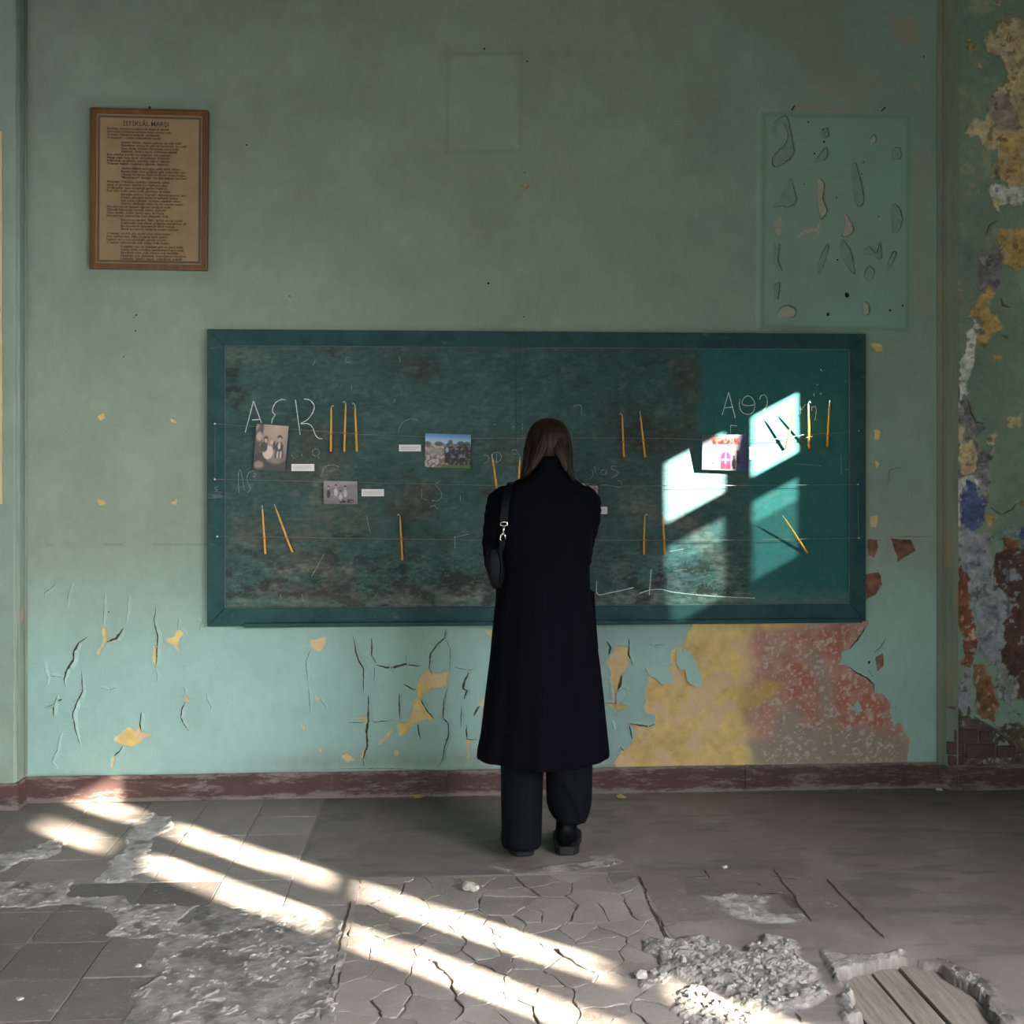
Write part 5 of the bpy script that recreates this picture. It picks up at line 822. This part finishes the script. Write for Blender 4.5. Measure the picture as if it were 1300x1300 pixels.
limb([HD + Vector((0, .086, .012)), HD + Vector((0, .105, -.022))], [.009, .014]); ball(HD + Vector((0, .082, -.056)), .024, .014, .007); ball(HD + Vector((0, .080, -.066)), .022, .014, .008)     # nose, lips
for s in (-1, 1): ball(HD + Vector((s * .030, .078, .004)), .014, .010, .009); ball(HD + Vector((s * .032, .080, .022)), .020, .010, .005); ball(HD + Vector((s * .074, .0, -.012)), .010, .018, .030)   # eyes, brows, ears
limb([HD + Vector((0, -.005, -.06)), (cx0, YW + .01, 1.40)], [.048, .048]); limb([(cx0, YW, 1.36), (cx0, YW + .005, 1.18), (cx0, YW, 1.02), (cx0, YW, .92)], [.088, .085, .088, .100])
for s in (-1, 1):
    sh = wp(640, 638, YW) if s < 0 else wp(741, 638, YW); el = wp(634, 712, YW + .045) if s < 0 else wp(734, 708, YW + .055); wr_ = wp(668, 700, YW + .25) if s < 0 else wp(706, 690, YW + .25); limb([(cx0, YW, 1.36), sh], [.070, .040]); limb([sh, el], [.040, .033]); limb([el, wr_], [.033, .024])
    d = Vector((-s * .8, .12, .12)).normalized(); upv = Vector((0, 0, 1)); pc = wr_ + d * .045; limb([wr_, pc, wr_ + d * .085], [.024, .026, .024])
    for i, Lf in enumerate((.066, .074, .069, .054)):
        b0 = wr_ + d * .085 + upv * (.027 - .018 * i); b1 = b0 + d * Lf * .45 + Vector((0, .010, 0)); b2_ = b1 + (d * .7 + Vector((0, -.5, -.2))).normalized() * Lf * .32; b3_ = b2_ + (d * .3 + Vector((0, -.85, -.3))).normalized() * Lf * .25; limb([b0, b1, b2_, b3_], [.0092, .0088, .0080, .0070])
    t0 = wr_ + d * .03 + upv * .018; limb([t0, t0 + d * .03 + upv * .030 + Vector((0, -.01, 0)), t0 + d * .058 + upv * .036 + Vector((0, -.015, 0))], [.012, .0105, .0085])
LF = on_z(665, 1089); RF = on_z(720, 1087.5); HIP = .90
for s, ft, kn in ((-1, LF, 0), (1, RF, 0)):
    an = Vector((ft[0] + s * .004, ft[1] + .062, .10)); limb([(cx0 + s * .085, YW, HIP), (cx0 + s * .09, YW + .02, .50), an], [.085, .052, .032]); limb([an, (ft[0] + s * .012, ft[1] + .15, .050)], [.032, .014])
bd = worn(mb.build('body', M_SKIN)); md = bd.modifiers.new('fuse', 'REMESH'); md.mode = 'VOXEL'; md.voxel_size = .0048; md.use_smooth_shade = True; md = bd.modifiers.new('soft', 'SMOOTH'); md.factor = .5; md.iterations = 3
# coat
SEG = 96
def interp(tab, q):
    t = [r_[0] for r_ in tab]; return [float(np.interp(q, t, [r_[i] for r_ in tab])) for i in range(1, len(tab[0]))]
CT = [  # photo row, left edge, right edge, half depth
    (592, 676, 719, .070), (600, 672, 724, .082), (608, 659, 730, .092), (614, 648, 738, .100), (619, 638, 746, .106), (626, 629, 754, .113), (636, 624, 758, .120), (650, 624, 757, .126), (680, 627, 752, .132), (720, 629, 748, .135), (757, 629.5, 749, .138), (800, 625, 755, .148), (837, 621.5, 760.5, .158), (880, 616, 765.5, .172), (931, 610, 770.5, .188), (952, 605.5, 773, .196), (961, 605, 773, .198)]
rows = np.concatenate([np.linspace(592, 640, 22), np.linspace(644, 961, 60)]); rings = []
for rw in rows:
    l, r_, dp = interp(CT, rw); A0 = wp(l, rw); B0 = wp(r_, rw); hx = (B0.x - A0.x) / 2; cxx = (A0.x + B0.x) / 2; z = (A0.z + B0.z) / 2; dn = sm(np.array(rw), 700, 961).item(); ring = []
    for j in range(SEG):
        a = 2 * math.pi * j / SEG; ca, sa = math.cos(a), math.sin(a); pw = 1.0 - .18 * (1 - dn); x = hx * math.copysign(abs(ca) ** pw, ca); y = dp * math.copysign(abs(sa) ** .9, sa)
        fold = dn * (.010 * math.sin(7 * a + 1.3) + .006 * math.sin(13 * a + rw * .004) ) + .002 * math.sin(5 * a + rw * .03); y += fold * (1 if sa > 0 else -1) * abs(sa); 
        u = x / hx
        if sa < 0:
            y += .007 * math.exp(-((u - .03) / .035) ** 2) * sm(np.array(rw), 600, 650).item()                                # centre back seam
            if rw > 840: y -= .010 * sm(np.array(u), .015, .03).item() * sm(np.array(u), .6, .2).item() * (rw - 840) / 120   # vent: right panel over left
        ring.append((cxx + x, YW + y, z - .006 * dn * math.sin(3 * a)))
    rings.append(ring)
cm = (cx0, YW); inner = [[(cm[0] + (x - cm[0]) * s_, cm[1] + (y - cm[1]) * s_, z + dz) for x, y, z in rings[-1]] for s_, dz in ((.985, -.004), (.95, .004), (.88, .10), (.5, .12))]
mb = MB(); mb.loft(rings + inner)
def sleeve(pts, rad, n=7):
    P_, R_ = [], []
    pts = [Vector(q) for q in pts]
    for i in range(len(pts) - 1):
        for j in range(n): t = j / n; P_.append(pts[i].lerp(pts[i + 1], t)); R_.append(rad[i] + (rad[i + 1] - rad[i]) * t)
    P_.append(pts[-1]); R_.append(rad[-1]); P2 = [P_[0]] + [(P_[i - 1] + P_[i] * 2 + P_[i + 1]) / 4 for i in range(1, len(P_) - 1)] + [P_[-1]]
    R_ = [r_ * (1 + .045 * math.sin(i * 1.9)) for i, r_ in enumerate(R_)]; mb.tube(P2, R_, 24)
sleeve([wp(648, 632, YW + .0), wp(637, 638, YW - .005), wp(633, 655, YW - .005), wp(631, 690, YW + .01), wp(634, 716, YW + .04), wp(644, 715, YW + .13), wp(668, 700, YW + .24)], [.055, .060, .056, .059, .058, .055, .046])
sleeve([wp(735, 630, YW + .0), wp(744, 638, YW), wp(744, 658, YW), wp(738, 690, YW + .02), wp(734, 712, YW + .05), wp(728, 706, YW + .14), wp(706, 690, YW + .24)], [.055, .060, .058, .050, .052, .052, .046])
coat = worn(mb.build('coat', M_WOOL, None, True)); md = coat.modifiers.new('fuse', 'REMESH'); md.mode = 'VOXEL'; md.voxel_size = .0065; md.use_smooth_shade = True; md = coat.modifiers.new('soft', 'SMOOTH'); md.factor = .5; md.iterations = 4
rings = []                                                     # stand collar turned up around the hair
for t in np.linspace(0, 1, 8):
    rw = 606 - 21 * t; z = wp(696, rw).z; rx = .078 - .014 * t; ry = .084 - .010 * t; cyy = YW + .004 - .004 * t
    rings.append([(wp(699, rw).x + rx * math.cos(a), cyy + ry * math.sin(a) - .006 * max(0, -math.sin(a)) * t, z + .018 * max(0, -math.sin(a)) * t - .03 * max(0, math.sin(a)) * t) for a in np.linspace(0, 2 * math.pi, 40, endpoint=False)])
cmx = [[(cx0 + (x - cx0) * .90, YW + (y - YW) * .90, z - .003) for x, y, z in rings[-1]], [(cx0 + (x - cx0) * .86, YW + (y - YW) * .86, z - .05) for x, y, z in rings[-1]]]
m = MB(); m.loft(rings + cmx, cap0=False, cap1=False); c_o = m.build('collar', M_WOOL, coat, True)
# patch pocket standing off the right side
pk = MB(); q = [wp(745, 750, YW - .03), wp(755, 751, YW - .01), wp(757, 790, YW - .01), wp(760, 824, YW - .01), wp(756, 831, YW - .03), wp(748, 828, YW - .06)]
V = [tuple(a) for a in q] + [(a.x - .004, a.y + .10, a.z) for a in q]; pk.add(V, [tuple(range(6)), tuple(range(11, 5, -1))] + [(i, i + 6, (i + 1) % 6 + 6, (i + 1) % 6) for i in range(6)]); o = pk.build('patch_pocket', M_WOOL, coat, bevel=.004)
# trousers
m = MB()
def leg(tab, folds, ydep):
    rg = []
    for rw in np.linspace(tab[0][0], tab[-1][0], 40):
        l, r_, dp, yo = interp(tab, rw); A0 = wp(l, rw, YW + yo); B0 = wp(r_, rw, YW + yo); hx = (B0.x - A0.x) / 2; c_ = (A0 + B0) / 2; ring = []
        for j in range(40):
            a = 2 * math.pi * j / 40; cr = .010 * math.exp(-((math.cos(a) - .35) / .12) ** 2) if math.sin(a) < 0 else 0; ring.append((c_.x + hx * math.cos(a), c_.y + (dp + folds * .006 * math.sin(3 * a + rw * .08)) * math.sin(a) - cr - (.016 * math.exp(-((math.cos(a) - (-.35 + (rw - 980) * .018)) / .10) ** 2) if folds > 1 and math.sin(a) < 0 and 980 < rw < 1030 else 0), c_.z - (.010 * math.cos(a) * max(0, (rw - 1015) / 25) if folds > 1 else 0)))
        rg.append(ring)
    e_ = rg[-1]; cc = (sum(p[0] for p in e_) / 40, sum(p[1] for p in e_) / 40); rg += [[(cc[0] + (x - cc[0]) * .93, cc[1] + (y - cc[1]) * .93, z) for x, y, z in e_], [(cc[0] + (x - cc[0]) * .9, cc[1] + (y - cc[1]) * .9, z + .05) for x, y, z in e_]]; m.loft(rg)
leg([(860, 634, 696, .095, 0), (970, 635.5, 690, .092, 0), (1020, 636, 688.5, .092, .0), (1060, 637, 687.5, .094, -.005), (1071, 637, 687, .095, -.008)], .4, 0)
leg([(860, 694, 756, .095, 0), (975, 693, 752, .092, 0), (1005, 693.5, 751.5, .090, 0), (1018, 694, 751, .090, .0), (1030, 697, 748, .088, -.004), (1038, 701, 743.5, .086, -.006)], 1.2, 0)
m.box(tuple(wp(650, 870, YW - .06)), tuple(wp(740, 850, YW + .06))); worn(m.build('trousers', M_CLOTH, None, True))
# boots
def boot(pre, heel, sgn):
    hx_, hy_ = heel[0], heel[1]; L = .262
    def outline(t): return .042 * (math.sin(math.pi * min(1, t * 2.2 + .18)) if t < .15 else 1 + .22 * math.exp(-((t - .68) / .22) ** 2) - .55 * max(0, t - .82) / .18)
    b = MB(); rg = []
    for t in np.linspace(0, 1, 20):
        hgt = .088 * (1 - sm(np.array(t), .12, .62).item()) + .048 - .018 * sm(np.array(t), .75, 1).item(); w_ = max(.012, outline(t)); yy = hy_ + .012 + (L - .02) * t; xx = hx_ + sgn * .030 * t
        rg.append([(xx + w_ * math.cos(a) * (1 if math.sin(a) < .3 else .86), yy, .030 + max(0, (hgt - .03) * (.5 + .5 * math.sin(a)) if True else 0)) for a in np.linspace(0, 2 * math.pi, 20, endpoint=False)])
    b.loft(rg); sh_ = [[(hx_ + (.045 - .002 * i) * math.cos(a) + sgn * .004, hy_ + .062 + (.050 - .001 * i) * math.sin(a), .05 + .030 * i) for a in np.linspace(0, 2 * math.pi, 24, endpoint=False)] for i in range(7)]; b.loft(sh_)
    up_ = worn(b.build('boot', M_LEATHER, None, True)); s_ = MB(); pts = []
    for t in np.linspace(0, 1, 16): pts.append((hx_ + sgn * .030 * t - outline(t) * 1.12 - .001, hy_ + .002 + L * t))
    for t in np.linspace(1, 0, 16): pts.append((hx_ + sgn * .030 * t + outline(t) * 1.12 + .001, hy_ + .002 + L * t))
    s_.slab(pts, .003, .036); s_.build('boot_sole', M_RUBBER, up_, bevel=.004)
    z_ = MB(); z_.tube([(hx_ + .043 * math.cos(a) + sgn * .004, hy_ + .062 + .053 * math.sin(a), .150) for a in np.linspace(0, 2 * math.pi, 25)], .004, 6); z_.build('boot_cuff', M_LEATHER, up_, True)
boot('l', on_z(665, 1089), -1); boot('r', on_z(720, 1087.5), 1)
# hair: a cap with strand ridges, and two side locks falling over the collar
rings = []
HT = [(530.5, 694, 700, .010), (531.5, 689, 705, .028), (533.5, 683.5, 710.5, .046), (537, 678, 715.5, .063), (542, 674, 719.5, .079), (550, 670.5, 723, .093), (560, 668, 725.5, .100), (572, 666.5, 726.5, .098), (584, 665.5, 727, .088), (594, 666, 727, .074), (604, 670, 726, .058), (612, 676, 720, .045)]
for rw in np.concatenate([np.linspace(530.5, 550, 24), np.linspace(552, 612, 32)]):
    l, r_, dp = interp(HT, rw); A0 = wp(l, rw, YW + .01); B0 = wp(r_, rw, YW + .01); hx = (B0.x - A0.x) / 2; cc = (A0 + B0) / 2
    rings.append([(cc.x + hx * math.cos(a) * (1 + .012 * math.sin(17 * a + rw * .02) + .008 * math.sin(41 * a)), YW + .018 + dp * math.sin(a) * (.98 if math.sin(a) < 0 else .55 if rw > 545 else .9) * (1 + .014 * math.sin(23 * a + rw * .015) + .008 * math.sin(47 * a)), cc.z) for a in np.linspace(0, 2 * math.pi, 128, endpoint=False)])
m = MB(); m.loft(rings); hr = worn(m.build('hair', M_HAIR, None, True))
def lock(name, pts, rad, flat):
    P_ = smoothline2(pts); n = len(P_); R_ = [float(np.interp(i / (n - 1), np.linspace(0, 1, len(rad)), rad)) for i in range(n)]; q = MB()
    rg = []
    for i, pnt in enumerate(P_): rg.append([(pnt.x + R_[i] * math.cos(a) * (1 + .12 * math.sin(9 * a)), pnt.y + R_[i] * flat * math.sin(a) * (1 + .12 * math.sin(11 * a)), pnt.z) for a in np.linspace(0, 2 * math.pi, 36, endpoint=False)])
    q.loft(rg); q.build(name, M_HAIR, hr, True)
def smoothline2(p, n=6):
    out = []
    for i in range(len(p) - 1):
        p0 = p[max(0, i - 1)]; p1 = p[i]; p2 = p[i + 1]; p3 = p[min(len(p) - 1, i + 2)]
        for j in range(n): t = j / n; out.append(.5 * (2 * p1 + (p2 - p0) * t + (2 * p0 - 5 * p1 + 4 * p2 - p3) * t * t + (3 * p1 - p0 - 3 * p2 + p3) * t ** 3))
    return out + [p[-1]]
lock('hair_lock', [wp(676, 552, YW + .0), wp(674, 570, YW - .02), wp(672, 588, YW - .045), wp(667, 602, YW - .055), wp(662, 610, YW - .03)], [.018, .026, .024, .018, .004], 1.6)
lock('hair_lock', [wp(716, 552, YW + .0), wp(718, 570, YW - .02), wp(720, 588, YW - .045), wp(724, 602, YW - .065), wp(730, 614, YW - .06)], [.018, .026, .022, .014, .004], 1.6)
lock('hair_lock', [wp(690, 556, YW - .06), wp(685, 572, YW - .075), wp(680, 584, YW - .085), wp(675, 596, YW - .095)], [.02, .026, .02, .008], .6)
lock('hair_lock', [wp(708, 556, YW - .06), wp(711, 572, YW - .075), wp(715, 584, YW - .085), wp(719, 598, YW - .092)], [.02, .024, .016, .006], .6)
# shoulder bag on the left arm
bg = empty('shoulder_bag', wp(630, 746, YW - .02)); tag(bg, 'black leather shoulder bag with a silver clasp, hung on the shoulder of the coat', 'bag'); BM = Matrix.Translation(bg.location).inverted()
def onbag(o, par=None): o.parent = par or bg; o.matrix_parent_inverse = BM; return o
m = MB(); rg = []
for t in np.linspace(0, 1, 12):
    rw = 694 + 52 * t; c_ = wp(627 + 4 * t, rw, YW - .105); rx = .030 * math.sin(math.pi * (.15 + .72 * t)) + .006; ry = .045 * (.75 + .25 * math.sin(math.pi * t)); rg.append([(c_.x + rx * math.copysign(abs(math.cos(a)) ** .7, math.cos(a)), c_.y + ry * math.copysign(abs(math.sin(a)) ** .5, math.sin(a)), c_.z) for a in np.linspace(0, 2 * math.pi, 32, endpoint=False)])
m.loft(rg); onbag(m.build('bag_body', M_LEATHER, None, True))
m = MB(); m.tube(smoothline2([wp(634, 697, YW - .15), wp(637, 715, YW - .152), wp(636, 733, YW - .150), wp(631, 745, YW - .13)]), .004, 8); onbag(m.build('bag_piping', M_LEATHER, None, True))
def strap(pts, wd, name):
    P_ = smoothline2(pts); V = []
    for i, q in enumerate(P_): V += [(q.x - wd, q.y, q.z), (q.x + wd, q.y, q.z), (q.x + wd, q.y - .004, q.z), (q.x - wd, q.y - .004, q.z)]
    m_ = MB(); m_.add(V, [(i * 4 + j, i * 4 + (j + 1) % 4, i * 4 + 4 + (j + 1) % 4, i * 4 + 4 + j) for i in range(len(P_) - 1) for j in range(4)] + [(3, 2, 1, 0), tuple(4 * (len(P_) - 1) + j for j in range(4))]); return onbag(m_.build(name, M_LEATHER))
strap([wp(651, 612, YW + .03), wp(649, 612.5, YW - .05), wp(646, 620, YW - .095), wp(642, 640, YW - .128), wp(639.5, 663, YW - .140)], .014, 'shoulder_strap'); strap([wp(638.5, 686, YW - .138), wp(637, 694, YW - .135), wp(634, 704, YW - .125)], .010, 'lower_strap')
M_SILV = simple('silver_clasp', (.75, .73, .70), .25, .1, 60, bump=0, metal=1); yk = YW - .146; m = MB()
m.tube([wp(635.5, 663.5, yk), wp(635.5, 667, yk), wp(640, 667.5, yk), wp(644, 667, yk), wp(644, 663.5, yk), wp(640, 662.5, yk), wp(635.5, 663.5, yk)], .0024, 8); m.tube([wp(640, 667, yk), wp(639.3, 673, yk), wp(639, 677, yk)], [.0035, .0042, .0035], 8)
m.tube([wp(639, 676, yk), wp(635.8, 680, yk), wp(635, 684.5, yk), wp(636.5, 686.5, yk)], .0027, 8); m.tube([wp(639, 676, yk), wp(641.5, 680, yk), wp(641.8, 684.5, yk)], .0027, 8); onbag(m.build('swivel_clasp', M_SILV, None, True))

# ================================================================== SMALL THINGS ON THE FLOOR
M_STONE = simple('grey_plaster_lump', (.36, .34, .31), .9, .4, 60, bump=.6)
def lump(name, r_, seed):
    rn = random.Random(seed); bm = bmesh.new(); bmesh.ops.create_icosphere(bm, subdivisions=2, radius=1)
    for v in bm.verts:
        d = 1 + .30 * math.sin(v.co.x * 3.1 + seed) * math.cos(v.co.y * 2.7 + seed * 2) + rn.uniform(-.10, .10); v.co = Vector((v.co.x * r_ * d * 1.2, v.co.y * r_ * d, max(-.35, v.co.z * .65 * d) * r_))
    me = bpy.data.meshes.new(name); bm.to_mesh(me); bm.free(); me.materials.append(M_STONE); return me
def drop(x, y):
    i = int(np.argmin(np.abs(fy - y))); j = int(np.argmin(np.abs(fx - x))); return max(0.0, float(fh[i, j]))
x, y, _ = on_z(598, 1130); o = link(bpy.data.objects.new('plaster_lump', lump('plaster_lump', .026, 3))); o.location = (x, y, .011); tag(o, 'fist-sized pale plaster lump lying on the floor behind the person', 'rubble')
for i, ((px, py), r_, lab) in enumerate([((1170 / 2.826 + 400, 1241), .020, 'rough plaster lump at the edge of the rubble patch'), ((920, 1102), .010, 'small pale plaster bit lying alone on the dark floor'), ((175, 1227), .009, 'white plaster bit lying alone on a dark floor tile'), ((25, 1269), .008, 'tiny white plaster bit on the tile by a joint'), ((1192, 1003.5), .012, 'small pale rubble bit at the foot of the peeling pilaster')]):
    x, y, _ = on_z(px, py); o = link(bpy.data.objects.new('plaster_lump', lump('plaster_lump', r_, 11 + i))); o.location = (x, y, drop(x, y) + r_ * .3); tag(o, lab, 'rubble')
CR = [lump('plaster_crumb', 1, 30 + i) for i in range(6)]; rc = random.Random(9); cnt = 0
while cnt < 120:
    q = ROUGH[rc.choice((6, 6, 6, 7, 7, 8, 11, 12))][0]; xs_ = [p[0] for p in q]; ys_ = [p[1] for p in q]; x = rc.uniform(min(xs_), max(xs_)); y = rc.uniform(max(-2.3, min(ys_)), max(ys_))
    if not inpoly(x, y, q) or sdf(np.array([x]), np.array([y]), HOLE)[0] < .02: 
        continue
    r_ = rc.uniform(.003, .010); o = link(bpy.data.objects.new('plaster_crumb', CR[rc.randrange(6)])); o.scale = (r_,) * 3; o.rotation_euler = (0, 0, rc.uniform(0, 6)); o.location = (x, y, drop(x, y) + .25 * r_); cnt += 1
    tag(o, 'grey plaster crumb in the rubble patch beside the bared floorboards', 'rubble', 'crumbs in the rubble patch')
M_FLK = simple('yellow_flake', (.50, .38, .12), .8, .15, 40)
for q, lab in [(((522, 1009), (533, 1007.5), (541, 1009), (533, 1013), (527, 1012)), 'yellow paint flake lying by the skirting under the cracked blue-green paint'), (((781, 1009), (787, 1008), (795, 1011.5), (790, 1013.5), (784, 1012)), 'yellow paint flake lying by the skirting under the bare yellow plaster')]:
    pts = floor_pts(q, .004); o = obj('fallen_flake', [(a, b - .02, .004 + (.006 if i % 2 else .001)) for i, (a, b) in enumerate(pts)], [tuple(range(len(pts)))], M_FLK); md = o.modifiers.new('thick', 'SOLIDIFY'); md.thickness = .0015; tag(o, lab, 'paint flake')
